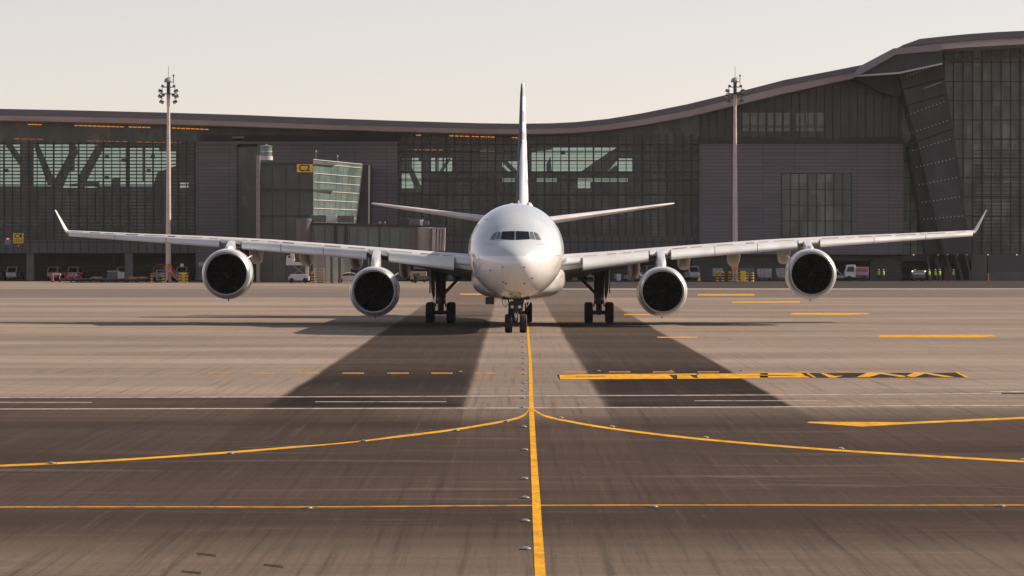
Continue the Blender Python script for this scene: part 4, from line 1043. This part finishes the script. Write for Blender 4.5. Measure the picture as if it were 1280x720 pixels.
for (x0, x1, y0, y1, m) in ((388,407.5,269,277.5,JM),(407.5,420,269.5,277,mat('unit_white',(.55,.5,.47),.5)),(421.5,442.5,269.5,278,JM),(499,511,273,280,DKM),(511,525,274,281,JM),(524.5,528.5,274.5,282,mat('unit_white',(.55,.5,.47),.5)),(529,536,276,281,JM)):
    a = P(x0,y1,590); c = P(x1,y0,590); b = MB(); b.box(a.x,c.x,590.2,592.4,a.z,c.z); o = jb(b, 'roof_unit', m, bevel=.04)
    b = MB(); 
    for xx in (a.x+.2, c.x-.3): b = MB(); b.box(xx, xx+.1, 590.4, 590.5, a.z-.45, a.z); jb(b, 'unit_leg', MUL, parent=o)
for x in (474.5, 481):
    v = P(x,283,590); b = MB(); b.tube([v, v+Vector((0,0,.5))], .05, 5); b.lathe_z((v.x,590,v.z+.4), [(0,.12),(.25,.15),(.3,.05)], 10); jb(b, 'floodlight', JC)
for (x0, x1, y0, m) in ((396,407,305,JC),(413,415.5,312,JM),(416,417.5,312,TRW),(423,426,312,JM)):
    a = P(x0,352,591.5); c = P(x1,y0,591.5); b = MB(); b.box(a.x,c.x,591,592,0,c.z); jb(b, 'support_column', m, bevel=.05)
b = MB(); a = P(517,330,591); c = P(541,312,591); b.box(a.x,c.x,590.4,592.6,2.0,2.6); b.box(a.x+.5,a.x+.9,591,591.5,2.4,5.0); b.box(c.x-.9,c.x-.5,591,591.5,2.4,5.0); b.box(a.x+.3,c.x-.3,590.6,592.4,.5,1.0)
jb(b, 'drive_bogie', JM)
for x in (519,539):
    v = P(x,350,590.5); b = MB(); b.lathe_x((v.x,590.6,.5), [(-.18,.3),(-.2,.45),(-.1,.5),(.1,.5),(.2,.45),(.18,.3)], 20); jb(b, 'wheel', TYRE, smooth=True)
# equipment box under the bridge
t = thing('ladder_frame', 'white and yellow striped service ladder at the bridge column', 'ladder', (P(399,352,588).x, 588, 0))
b = MB(); 
for x in (-.7,.7): b.box(x-.07,x+.07,0,.12,0,2.2)
b.build('rail', mat('cream_frame', (.75,.62,.5), .5), t)
b = MB()
for k in range(6): b.box(-.7,.7,0,.1,.2+k*.36,.28+k*.36)
b.build('rung', SY, t)

# ================================================================== LIGHT MASTS
POLE = mat('mast_paint', (.62,.50,.44), .5, 0, .14, .6); LAMPD = mat('floodlight_dark', (.05,.045,.045), .5, .3)
def mast(px, Y, label, topy):
    x = (px-640)*Y/F; H = P(px, topy, Y).z
    t = thing('light_mast', label, 'light mast', (x, Y, 0), 0, 'tall floodlight masts on the apron')
    MB().lathe_z((0,0,0), [(0,.55),(.35,.55),(.36,.42),(H*.3,.38),(H*.6,.31),(H*.88,.22),(H*.88,.28),(H,.24)], 20).build('pole', POLE, t, smooth=True)
    b = MB(); b.tube([(-1.35,0,H-1.7),(1.35,0,H-1.7)], .07, 6); b.tube([(-1.0,0,H-.7),(1.0,0,H-.7)], .05, 6); b.tube([(0,-1.0,H-1.7),(0,1.0,H-1.7)], .06, 6)
    for r_, z_ in ((1.05,H-1.7),(.9,H-.7)): b.tube([(r_*math.cos(a),r_*math.sin(a)*.8,z_) for a in [2*math.pi*k/16 for k in range(17)]], .05, 5)
    for sx in (-1,1): b.tube([(sx*.95,0,H-.6),(sx*.95,0,H-3.0)], .05, 6)
    b.tube([(0,0,H-2.6),(0,0,H)], .27, 10)
    b.build('head_frame', LAMPD, t)
    MB().lathe_z((0,0,H), [(0,.62),(.2,.66),(.55,.5),(.75,.2)], 20).build('lowering_head', mat('head_grey', (.35,.31,.29), .5), t, smooth=True)
    MB().tube([(0,0,H+.7),(0,0,H+2.4)], .03, 5).build('lightning_rod', LAMPD, t)
    b = MB(); b.tube([(.75,0,H-.2),(.75,0,H+1.0)], .06, 6); b.box(.62,.88,-.12,.12,H+.9,H+1.15); b.build('obstruction_light', LAMPD, t)
    for sx in (-1,1):
        for (dx, z, sc) in ((.85,H-.55,.6),(1.15,H-1.3,1),(.75,H-1.9,.7),(1.2,H-2.1,1),(1.0,H-2.9,1.0)):
            b = MB(); M = Matrix.Translation((sx*dx, -.3, z)) @ Matrix.Rotation(R(-25*sx), 4, 'Y') @ Matrix.Rotation(R(35), 4, 'X')
            b.box(-.33*sc,.33*sc,-.2,.2,-.18*sc,.16*sc, M)
            fl_ = b.build('floodlight', LAMPD, t, bevel=.04)
            b = MB(); b.box(-.28*sc,.28*sc,-.23,-.2,-.14*sc,.12*sc, M); b.build('lens', mat('flood_lens', (.45,.40,.36), .3), fl_)
    return t
mast(210.6, 605, 'tall pale light mast in front of the terminal near the left wing', 103)
mast(918.8, 618, 'slimmer light mast in front of the purple-grey block on the right', 103)

# small orange T marks on the masts
def orange_mark(px, py, Y, label):
    v = P(px, py, Y); t = thing('stand_marker', label, 'sign', (v.x, Y, v.z-1.0), 0, 'orange pointed markers at the mast bases')
    MB().prism([(-.55,1.4),(.55,1.4),(.5,1.0),(.2,.9),(.12,.3),(-.12,.3),(-.2,.9),(-.5,1.0)], -.06, .06).build('board', mat('orange_board', (.85,.26,.03), .5), t)
    MB().tube([(0,.1,-1.2),(0,.1,.4)], .04, 6).build('post', MUL, t)
    return t
orange_mark(210.5, 336, 603, 'orange pointed marker board at foot of the left mast')
orange_mark(918.6, 336.5, 616, 'orange pointed marker board at foot of the right mast')

# ================================================================== VEHICLES AND APRON GEAR
VW = mat('van_white', (.50,.50,.52), .35, 0, .1, 1, coat=.3); VD = mat('van_dark', (.10,.10,.105), .5); VG = mat('vehicle_glass', (.015,.018,.022), .1)
def mini_truck(px, Y, label, sc=1.0, rz=R(-12), bodycol=None):
    t = thing('utility_van', label, 'van', ((px-640)*Y/F, Y, 0), rz, 'small white vans parked under the terminal')
    t.scale = (sc, sc, sc)
    b = MB(); b.prismx([(-2.1,.45),(-2.15,1.1),(-1.95,1.25),(-1.5,2.05),(-1.3,2.12),(-.1,2.12),(-.1,.45)], -.85, .85)
    body = b.build('cab', VW, t, bevel=.06)
    MB().box(-.86,.86,-.05,2.6,.6,1.25).build('cargo_bed', VD, t, bevel=.03)
    b = MB(); b.add([(-.72,-1.985,1.26),(.72,-1.985,1.26),(.64,-1.56,1.98),(-.64,-1.56,1.98)], [(0,1,2,3)]); b.build('windscreen', VG, t, solid=.03)
    for sx in (-1,1):
        MB().box(sx*.852-.015,sx*.852+.015,-1.5,-.35,1.25,1.9).build('side_window', VG, t)
        MB().box(sx*.62-.16,sx*.62+.16,-2.19,-2.1,.78,.98).build('headlight', LENS, t)
        MB().box(sx*1.0-.09,sx*1.0+.09,-1.75,-1.65,1.35,1.65).build('mirror', VD, t)
        for y in (-1.35,1.7):
            b = MB(); b.lathe_x((sx*.74,y,.32), [(-.1,.2),(-.11,.29),(-.08,.32),(.08,.32),(.11,.29),(.1,.2)], 18); b.build('wheel', TYRE, t, smooth=True)
    MB().box(-.8,.8,-2.22,-2.1,.42,.68).build('bumper', mat('bumper_grey', (.3,.3,.31), .5), t, bevel=.03)
    return t
van0 = mini_truck(19.3, 645, 'white van parked left of the first concrete column, under the C4 sign')
def van(px, Y, label, sc=1, rz=R(-12)):
    c = copy_tree(van0); c.location = ((px-640)*Y/F, Y, 0); c.scale = (sc,sc,sc); c.rotation_euler = (0,0,rz); c['label'] = label; return c
van(-3, 646, 'white van cut off by the left edge of the picture')
van(70.3, 645, 'white van standing behind the red post of the cart')
van(95.5, 645, 'white van right behind the red folded cart')
van(157, 645, 'white van parked under the second concrete column behind the low trolleys')
van(201, 647, 'van mostly hidden by the steps at the left mast', 1, R(-8))
van(231, 645, 'white van just behind the yellow barrier box right of the left mast')
van(862, 640, 'van with pale bonnet between the right inner engine and the notice board', 1.05, R(20))
van(812, 644, 'van half hidden above the right inner engine', 1.1, R(10))
van(789, 642, 'van seen under the right wing beside the white bin', 1.0, R(30))
van(737, 643, 'van seen between fuselage and right main landing gear', 1.0, R(40))

# red folded cart, with post
t = thing('towing_cart', 'red metal frame cart with pale front standing before the white vans', 'cart', (P(82,353,606).x, 606, 0))
RED = mat('cart_red', (.35,.035,.03), .5, 0, .2, 1); PKF = mat('cart_pale', (.55,.40,.37), .5)
b = MB()
for x in (-.4,.6,1.6,): b.tube([(x,0,.4),(x+.9,0,1.3)], .06, 5); b.tube([(x+.9,0,.4),(x,0,1.3)], .06, 5)
b.tube([(-.8,0,1.3),(2.4,0,1.3)], .07, 5); b.tube([(-.8,0,.4),(2.4,0,.4)], .07, 5); b.tube([(-.8,1.4,1.3),(2.4,1.4,1.3)], .07, 5); b.build('frame', RED, t)
b = MB(); b.box(-1.9,-.8,-.1,1.4,1.05,1.35); b.box(-1.9,-1.75,-.1,0,.1,1.1); b.box(-.95,-.8,-.1,0,.1,1.1); b.build('pale_front', PKF, t)
for x in (-.9,.8,2.2):
    b = MB(); b.lathe_y((x,-.05,.22), [(-.08,.15),(-.06,.22),(.06,.22),(.08,.15)], 14); b.build('wheel', TYRE, t, smooth=True)
t = thing('fire_extinguisher', 'red upright extinguisher trolley left of the folded cart', 'extinguisher', (P(65.5,353,604).x, 604, 0))
MB().lathe_z((0,0,.15), [(0,.16),(.05,.2),(.85,.2),(1.0,.08),(1.1,.06)], 16).build('cylinder', mat('bright_red', (.5,.03,.025), .4), t, smooth=True)
b = MB(); b.box(-.22,.22,-.1,.15,0,.18); b.tube([(0,.2,.1),(0,.25,1.2)], .03, 5); b.build('carriage', GEAR, t)

# low trolleys
def trolley(px, Y, label, wd=2.6, load=None):
    t = thing('baggage_trolley', label, 'trolley', ((px-640)*Y/F, Y, 0), 0, 'low flat trolleys in front of the vans')
    MB().box(-wd/2,wd/2,0,1.3,.42,.55).build('deck', mat('trolley_deck', (.16,.12,.10), .6), t, bevel=.02)
    b = MB(); b.tube([(-wd/2,.1,.5),(-wd/2-.7,.1,.25)], .04, 5); b.tube([(wd/2,.1,.5),(wd/2,.1,1.0)], .04, 5); b.build('tow_bar', MUL, t)
    for x in (-wd/2+.35, wd/2-.35):
        b = MB(); b.lathe_y((x,-.02,.22), [(-.08,.12),(-.07,.22),(.07,.22),(.08,.12)], 14); b.build('wheel', TYRE, t, smooth=True)
    if load == 'box': MB().box(-.5,.5,.2,1.1,.55,1.5).build('white_crate', mat('crate_white', (.5,.46,.45), .6), t, bevel=.03)
    if load == 'pipes':
        b = MB(); b.tube([(-wd*.35,.4,.62),(wd*.4,.4,.66)], .09, 6); b.tube([(-wd*.2,.7,.75),(wd*.35,.7,.7)], .07, 6); b.build('load', mat('load_orange', (.55,.28,.10), .6), t)
    return t
trolley(104, 604, 'flat trolley at the left end of the low trolley row'); trolley(120, 606, 'flat trolley with pipes second from left in the row', 2.4, 'pipes')
trolley(136, 604, 'flat trolley just left of the one with the pale crate', 2.2); trolley(151, 606, 'flat trolley carrying a pale crate before the van', 2.0, 'box')
trolley(165, 604, 'trolley with orange pipes right of the pale crate', 2.0, 'pipes'); trolley(177, 606, 'last trolley at the right end of the row, loaded with orange pipes', 2.0, 'pipes')
t = thing('tow_tractor', 'low dark tow tractor with thin aerial among the trolleys', 'tractor', (P(142,353,610).x, 610, 0))
b = MB(); b.prismx([(-1,.3),(-1,.9),(-.3,1.0),(-.2,1.5),(.9,1.5),(1,.3)], -.9, .9); b.build('body', VD, t, bevel=.05)
MB().box(-.95,.95,-.3,.9,1.55,1.65).build('roof', VW, t); MB().tube([(0,.2,1.6),(0,.2,4.0)], .03, 5).build('aerial', MUL, t)
for sx in (-.8,.8):
    b = MB(); b.lathe_x((sx,-.6,.32), [(-.1,.2),(-.1,.32),(.1,.32),(.1,.2)], 16); b.build('wheel', TYRE, t, smooth=True)

RAILR = mat('rail_red', (.55,.07,.03), .5)
# mobile steps at left mast
t = thing('mobile_stairs', 'small wheeled steps with red and white rails at the left mast foot', 'stairs', (P(206,353,601).x, 601, 0))
b = MB(); b.box(-1.3,.5,0,1.2,1.75,1.85)
for x in (-1.3,.45): b.box(x,x+.08,0,.08,.1,1.8); b.box(x,x+.08,1.1,1.18,.1,1.8)
b.box(-1.3,.5,0,.06,.35,.43); b.tube([(-1.25,0,.4),(.45,0,1.75)], .04, 5); b.build('platform', mat('steps_frame', (.42,.33,.30), .5), t)
b = MB(); b.tube([(.5,0,2.7),(2.0,0,.9)], .05, 6); b.tube([(.5,0,2.7),(.5,0,1.8)], .05, 6); b.tube([(2.0,0,.9),(2.0,0,.1)], .05, 6); b.build('handrail', RAILR, t); b = MB(); b.tube([(.5,1.1,2.7),(2.0,1.1,.9)], .05, 6); b.build('handrail', RAILR, t); b = MB()
b.tube([(-1.3,0,2.6),(.5,0,2.7)], .05, 6); b.tube([(.9,0,2.2),(1.2,0,1.2)], .05, 6); b.build('handrail', RAILR, t)
b = MB()
for k in range(6): b.box(.5+k*.27,.78+k*.27,0,1.1,1.62-k*.28,1.68-k*.28)
b.tube([(.5,0,1.75),(2.15,0,.05)], .07, 5); b.tube([(.7,0,1.95),(2.35,0,.2)], .05, 5); b.build('steps', mat('steps_pale', (.6,.52,.5), .5), t)
MB().lathe_y((.85,-.1,1.15), [(0,.02),(.0,.36),(.08,.36),(.08,.02)], 20).build('hose_reel', mat('reel_orange', (.70,.10,.02), .5), t)
for x in (-1.2,.4,1.8):
    b = MB(); b.lathe_y((x,-.05,.16), [(-.06,.1),(-.05,.16),(.05,.16),(.06,.1)], 12); b.build('wheel', TYRE, t, smooth=True)
def bollard(px, Y, label, m2=SK, grp='black and yellow striped bollards', h=1.3):
    t = thing('striped_bollard', label, 'bollard', ((px-640)*Y/F, Y, 0), 0, grp)
    MB().lathe_z((0,0,0), [(0,.24),(h,.24),(h+.04,.18)], 16).build('post', SY, t, smooth=True)
    b = MB()
    for z in (.22,.62,1.02):
        if z < h-.1: b.lathe_z((0,0,z), [(0,.247),(.2,.247)], 16)
    b.build('stripe', m2, t, smooth=True); return t
bollard(190, 602, 'striped bollard left of the wheeled steps'); bollard(204.5, 599, 'striped bollard standing in front of the wheeled steps')
bollard(225.2, 598, 'striped bollard at the left side of the yellow box', h=1.3); bollard(233.4, 598, 'striped bollard at the right side of the yellow box', h=1.3)
def ybox(px, Y, label, w_=.85, h=1.5):
    t = thing('hydrant_box', label, 'utility box', ((px-640)*Y/F, Y, 0), 0, 'yellow boxes by the masts')
    MB().box(-w_/2,w_/2,0,.8,0,h).build('cabinet', mat('bright_yellow', (.88,.62,.02), .5), t, bevel=.04)
    MB().box(-w_/2+.1,w_/2-.1,-.02,0,.15,h-.35).build('door', SY, t)
    return t
o = ybox(229.3, 600, 'bright yellow box between two striped bollards right of the left mast', 1.0, 1.45)
t = thing('flag_sign', 'thin post with small pale green plate behind the yellow box', 'sign', (P(227.5,352,603).x, 603, 0))
MB().tube([(0,0,0),(0,0,2.5)], .04, 6).build('post', MUL, t); MB().box(-.25,.25,-.05,.05,2.3,2.75).build('plate', mat('pale_green', (.45,.62,.52), .5), t)

# high loader (white)
t = thing('high_loader', 'white scissor lift loader with raised platform and small cab under the left wing', 'lift truck', (P(373,353.3,592).x, 592, 0))
LW = mat('loader_white', (.74,.68,.64), .45, 0, .12, 1)
b = MB(); b.box(-1.45,1.5,0,2.2,.35,.95); b.box(-1.2,1.3,-.05,2.25,.9,1.25); b.build('chassis', LW, t, bevel=.06)
b = MB(); b.box(-1.8,1.55,0,2.2,2.55,3.0); b.box(-1.8,-.9,0,2.2,3.0,3.3); b.build('platform', LW, t, bevel=.05)
b = MB(); b.prism([(-1.75,3.0),(-.75,3.0),(-.55,3.25),(-.75,4.35),(-1.1,4.35),(-1.2,4.0),(-1.6,4.0),(-1.75,3.7)], .1, 1.2); b.build('operator_cab', LW, t, bevel=.04)
MB().box(-1.5,-1.15,.05,.1,3.6,3.95).build('cab_window', VG, t)
b = MB(); b.tube([(-.9,.3,1.1),(1.0,.3,2.6)], .08, 6); b.tube([(1.0,.3,1.1),(-.9,.3,2.6)], .08, 6); b.build('scissor_arm', mat('scissor_grey', (.25,.24,.24), .5), t)
b = MB(); b.box(1.0,1.5,.2,.6,1.0,2.6); b.build('mast_leg', mat('loader_cream', (.75,.64,.56), .5), t)
for x in (-1.0,1.0):
    b = MB(); b.lathe_y((x,-.05,.36), [(-.1,.2),(-.1,.36),(.1,.36),(.1,.2)], 18); b.build('wheel', TYRE, t, smooth=True)
bollard(391, 592, 'orange striped bollard right of the white loader', h=1.6)

# car
def sedan(px, Y, label):
    t = thing('parked_car', label, 'car', ((px-640)*Y/F, Y, 0))
    prof = [(-2.25,.45),(-2.28,.75),(-2.1,.92),(-1.35,1.0),(-.75,1.42),(-.2,1.5),(.5,1.46),(1.25,1.1),(1.95,1.02),(2.25,.85),(2.28,.45),(1.75,.32),(-1.75,.32)]
    b = MB(); n = len(prof); rings = []
    for y, k in ((0,.0),(.12,.04),(1.62,.04),(1.74,.0)):
        rings.append([(x*(1 if k else .985), y, z if k or z < .95 else .95+(z-.95)*.9) for x, z in prof])
    b.loft(rings); b.build('body', mat('car_beige', (.55,.49,.46), .3, .2, .06, 1, coat=.6), t, smooth=True, angle=30)
    b = MB(); b.prism([(-1.2,1.02),(-.7,1.36),(-.05,1.41),(-.05,1.02)], -.03, 1.77); b.prism([(.02,1.02),(.02,1.41),(.5,1.37),(1.05,1.08),(1.0,1.02)], -.03, 1.77); b.build('side_window', VG, t)
    for x in (-1.4,1.4):
        for y in (.08,1.66):
            b = MB(); b.lathe_y((x,y,.32), [(-.1,.2),(-.1,.3),(-.07,.33),(.07,.33),(.1,.3),(.1,.2)], 20); w_ = b.build('wheel', TYRE, t, smooth=True)
            b = MB(); b.lathe_y((x,y,.32), [(-.105,.19),(.105,.19)], 14); b.build('rim', HUB, w_)
    for x in (-2.2,2.2): MB().box(x-.08,x+.08,-.01,.3,.68,.82).build('lamp', LENS, t)
    MB().box(-.62,-.5,-.12,.0,1.0,1.12).build('mirror', VD, t)
    return t
sedan(437, 596, 'beige sedan parked side-on behind the left inner engine')

# right side: notice board with barriers, containers
bd, w_, h_ = sign('notice_board', 'white notice board with faint red print on legs beside the right mast', 891, 903.6, 335.2, 345.2, 622, m=mat('board_white2', (.42,.37,.36), .6))
b = MB(); b.box(-w_/2+.1,-w_/2+.2,.02,.12,-1.1,0); b.box(w_/2-.2,w_/2-.1,.02,.12,-1.1,0); b.build('leg', MUL, bd)
b = MB(); b.box(-w_*.2,w_*.05,-.02,0,h_*.3,h_*.42); b.box(w_*.08,w_*.2,-.02,0,h_*.42,h_*.52); b.build('print', mat('faint_red', (.35,.12,.10), .6), bd)
for i, px in enumerate((897, 903.5, 912.5)):
    bollard(px, 618, 'orange banded bollard below the notice board, %s from its left' % NUM[i] if i < 2 else 'orange banded bollard touching the left side of the right mast', grp='orange and black bollards by the right mast', h=1.5, m2=SK)
for i, px in enumerate((924.5, 933.8, 940.5)):
    bollard(px, 617, ('orange banded bollard at the left edge of the narrow yellow box','orange banded bollard at the right edge of the narrow yellow box','orange banded bollard before the pale container')[i], grp='orange and black bollards by the right mast', h=1.3)
ybox(929, 616, 'narrow yellow box right of the right mast', .8, 1.6)
t = thing('warning_cone', 'small yellow and black marker on the tarmac left of the notice board', 'cone', (P(874,353,620).x, 620, 0))
MB().lathe_z((0,0,0), [(0,.42),(.06,.42),(.07,.3),(.8,.06)], 16).build('cone', SY, t, smooth=True); MB().box(-.45,.45,-.45,.45,0,.05).build('foot', SK, t)
def container(px0, px1, y0, Y, label, m):
    a = P(px0,353,Y); c = P(px1,y0,Y); w_ = c.x-a.x; h = c.z
    t = thing('cargo_container', label, 'container', ((a.x+c.x)/2, Y, 0), 0, 'pale baggage containers right of the right mast')
    b = MB(); b.prism([(-w_/2+.25,.6),(w_/2,.6),(w_/2,h),(-w_/2,h),(-w_/2,1.1)], 0, 1.6); b.build('shell', m, t, bevel=.03)
    b = MB()
    for k in range(1,4): b.box(-w_/2+k*w_/4-.02,-w_/2+k*w_/4+.02,-.03,0,.7,h-.05)
    b.build('rib', MUL, t)
    MB().box(-w_/2,w_/2,-.1,1.7,.4,.56).build('dolly', VD, t)
    for x in (-w_/2+.3,w_/2-.3):
        b = MB(); b.lathe_y((x,-.02,.2), [(-.07,.1),(-.07,.2),(.07,.2),(.07,.1)], 12); b.build('wheel', TYRE, t, smooth=True)
    return t
CW = mat('container_alu', (.36,.34,.34), .5, .1, .2, 1.5)
container(946.5, 964.5, 336, 622, 'pale metal container nearer the right mast, on a dolly', CW)
container(970.5, 983.5, 335.5, 622, 'pale metal container partly hidden by the right outer engine', CW)
container(925, 943, 335.5, 634, 'darker container standing behind the yellow box and barriers', mat('container_dark', (.17,.16,.16), .6))
t = thing('waste_bin', 'upright white bin seen under the right wing beside the main landing gear', 'bin', (P(773.4,352,620).x, 620, 0))
MB().box(-.32,.32,0,.6,.1,1.05).build('body', VW, t, bevel=.04); MB().box(-.36,.36,-.04,.64,1.05,1.15).build('lid', VW, t, bevel=.02)
t = thing('equipment_rack', 'dark rack of ground equipment between the right main gear and inner engine', 'rack', (P(785,352,626).x, 626, 0))
b = MB()
for x in (-2.4,-.8,.8,2.4): b.box(x-.05,x+.05,0,.1,0,1.6)
b.box(-2.4,2.4,0,1.2,.3,.4); b.box(-2.4,2.4,0,1.2,1.5,1.6); b.build('frame', VD, t)
b = MB(); b.box(-2.1,-1.0,.1,1,.4,1.1); b.box(-.6,.4,.1,1,.4,.9); b.box(1.0,2.2,.1,1,.4,1.2); b.build('load', mat('rack_load', (.22,.21,.21), .6), t, bevel=.03)
# things below the bridge, left of main gear
t = thing('ground_power_cart', 'yellowish ground power cart under the boarding bridge cab', 'cart', (P(523,352,600).x, 600, 0))
MB().box(-1.2,1.2,0,1.3,.4,1.6).build('housing', mat('cart_tan', (.40,.31,.20), .6), t, bevel=.05); MB().box(-.8,.2,-.02,0,.7,1.3).build('panel', VD, t)
for x in (-.9,.9):
    b = MB(); b.lathe_y((x,0,.25), [(-.08,.12),(-.08,.25),(.08,.25),(.08,.12)], 14); b.build('wheel', TYRE, t, smooth=True)

# truck on the right
t = thing('service_truck', 'white cab-over truck with red and white box body behind the right outer engine', 'truck', (P(1066,351.5,622).x, 622, 0))
b = MB(); b.prism([(-1.2,.6),(-1.22,1.5),(-1.0,2.35),(-.7,2.5),(.35,2.5),(.45,2.4),(.45,.6)], 0, 2.1); b.build('cab', mat('truck_white', (.6,.6,.6), .35, 0, .06, 1, coat=.3), t, bevel=.06)
b = MB(); b.prism([(-.95,1.45),(-.75,2.2),(.2,2.2),(.2,1.45)], -.03, .02); b.build('side_window', VG, t)
b = MB(); b.add([(-1.245,.2,1.5),(-1.245,1.9,1.5),(-1.03,1.9,2.3),(-1.03,.2,2.3)], [(0,1,2,3)]); b.build('windscreen', VG, t, solid=.03)
b = MB(); b.box(.55,2.4,.0,2.1,.95,2.15); bx_ = b.build('box_body', mat('box_pink', (.42,.30,.30), .6), t, bevel=.03); MB().box(.62,2.3,-.03,0,1.45,1.95).build('red_panel', mat('panel_red', (.42,.07,.07), .5), t)
MB().box(.45,2.45,.1,2.0,.5,.93).build('chassis', VD, t)
for x in (-.55,1.7):
    b = MB(); b.lathe_y((x,0,.42), [(-.12,.22),(-.12,.36),(-.08,.42),(.12,.42),(.12,.22)], 20); b.build('wheel', TYRE, t, smooth=True)
b = MB(); b.tube([(-2.6,.2,1.9),(-1.4,.2,.7)], .08, 6); b.tube([(-3.2,.2,2.0),(-2.6,.2,1.9)], .08, 6); b.box(-3.3,-1.3,0,1.9,.5,.9); b.tube([(-2.9,.2,.8),(-2.2,.2,1.9)], .05, 5); b.build('front_lift_frame', mat('lift_grey', (.3,.28,.28), .5), t)
# pickup facing camera
t = thing('airport_pickup', 'dark pickup with pale bonnet and two lit lamps standing by the leaning columns', 'pickup', (P(1147,351.5,626).x, 626, 0))
b = MB(); b.prismx([(-2.2,.5),(-2.2,1.0),(-1.0,1.15),(-.6,1.65),(.6,1.65),(.7,1.1),(2.4,1.1),(2.4,.5)], -.95, .95); b.build('body', VD, t, bevel=.05)
MB().box(-.93,.93,-2.23,-1.1,1.0,1.13).build('bonnet', VW, t, bevel=.03)
for sx in (-1,1):
    MB().lathe_y((sx*.98,-2.0,1.5), [(0,.1),(.08,.12)], 12).build('lamp', mat('work_lamp', (1,.95,.85), .4, emit=1.2), t)
    for y in (-1.4,1.5):
        b = MB(); b.lathe_x((sx*.85,y,.36), [(-.1,.2),(-.1,.36),(.1,.36),(.1,.2)], 16); b.build('wheel', TYRE, t, smooth=True)

# ================================================================== PEOPLE
SKIN = mat('skin', (.30,.17,.11), .6); NAVY = mat('work_clothes', (.035,.035,.045), .8); HIV = mat('hi_vis_vest', (.45,.62,.06), .6, 0, .1, 3); REFL = mat('reflective_tape', (.6,.6,.58), .3)
def person(px, Y, label, rz=0, arm=0.0, step=.1):
    t = thing('person', label, 'person', ((px-640)*Y/F, Y, 0), rz, 'workers in yellow hi-vis vests')
    V = [(0,0,.95),(0,0,1.15),(0,0,1.38),(0,0,1.50),(0,-.01,1.62),(0,0,1.74),
         (-.10,0,.88),(-.12,-step,.48),(-.12,step*.4-step,.07),(-.12,-.13-step*.6,.04),(.10,0,.88),(.12,step,.48),(.12,step,.07),(.12,step-.13,.04),
         (-.19,0,1.41),(-.26,.0,1.15),(-.27,-.08-arm*.2,.92+arm*.2),(-.27,-.13-arm*.25,.84+arm*.28),(.19,0,1.41),(.26,.02,1.15),(.27,-.08,.92),(.27,-.12,.84)]
    E = [(0,1),(1,2),(2,3),(3,4),(4,5),(0,6),(6,7),(7,8),(8,9),(0,10),(10,11),(11,12),(12,13),(2,14),(14,15),(15,16),(16,17),(2,18),(18,19),(19,20),(20,21)]
    Rr = [.15,.15,.17,.06,.10,.085,.10,.07,.05,.045,.10,.07,.05,.045,.07,.05,.038,.04,.07,.05,.038,.04]
    me = bpy.data.meshes.new('body'); me.from_pydata(V, E, []); me.materials.append(NAVY)
    o = bpy.data.objects.new('body', me); C.objects.link(o); o.parent = t
    sk = o.modifiers.new('skin', 'SKIN'); ld = me.skin_vertices[0] if me.skin_vertices else None
    if ld is None:
        me.attributes  # ensure
    for i, v in enumerate(me.skin_vertices[0].data): v.radius = (Rr[i], Rr[i]*.8); v.use_root = (i == 0)
    sub = o.modifiers.new('sub', 'SUBSURF'); sub.levels = 1; sub.render_levels = 1
    MB().lathe_z((0,-.01,1.56), [(0,.07),(.05,.098),(.12,.108),(.2,.10),(.25,.05)], 14).build('head_skin', SKIN, t, smooth=True)
    b = MB(); b.loft([[(math.cos(a)*rx, math.sin(a)*ry, z) for a in [2*math.pi*k/18 for k in range(18)]] for z, rx, ry in ((.90,.19,.15),(1.1,.185,.15),(1.3,.215,.16),(1.42,.235,.14),(1.47,.14,.10))]); b.build('hi_vis_vest', HIV, t, smooth=True)
    b = MB(); b.lathe_z((0,0,1.05), [(0,.195),(.05,.2)], 18); b.build('tape', REFL, t)
    MB().lathe_z((0,-.01,1.70), [(0,.13),(.02,.12),(.08,.10),(.12,.04)], 14).build('cap', mat('cap_yellow', (.5,.55,.1), .6), t, smooth=True)
    return t
for px, Y, l, rz, arm in ((1098.5,628,'person in yellow vest, left one of the pair by the purple-grey wall',0,.2),(1104.3,628,'person in yellow vest, right one of the pair by the purple-grey wall',1.0,0),
        (1143.5,629,'person in yellow vest standing behind the pickup',0,0),(1161.5,628,'person in yellow vest just right of the pickup',.6,.5),
        (1169.3,627,'person in yellow vest with legs apart, left of the tall pair near the orange door',-.5,.8),(1174.6,629,'person in yellow vest close to the left edge of the orange door',.4,.2),
        (1192,626,'person in yellow vest at the right edge of the orange door',-.9,.1)):
    person(px, Y, l, rz, arm, .12)
t = thing('hydrant_post', 'small red post with white top at the foot of the brown wall', 'hydrant', (P(1235,352,630).x, 630, 0))
MB().lathe_z((0,0,0), [(0,.14),(.8,.12),(.9,.16),(1.0,.06)], 12).build('post', mat('hydrant_red', (.45,.10,.05), .5), t, smooth=True); MB().lathe_z((0,0,1.0), [(0,.06),(.15,.05)], 10).build('cap', TRW, t)

# ================================================================== HAZE
def haze():
    b = MB(); b.box(-330, 330, -20, 760, -1.2, 60)
    m = bpy.data.materials.new('haze_air'); m.use_nodes = True; t = m.node_tree; t.nodes.clear()
    v = t.nodes.new('ShaderNodeVolumePrincipled'); v.inputs['Color'].default_value = (.95,.90,.88,1); v.inputs['Density'].default_value = .00003; v.inputs['Anisotropy'].default_value = .2
    o = t.nodes.new('ShaderNodeOutputMaterial'); t.links.new(v.outputs[0], o.inputs['Volume'])
    tag(b.build('haze', m), kind='stuff')
haze()
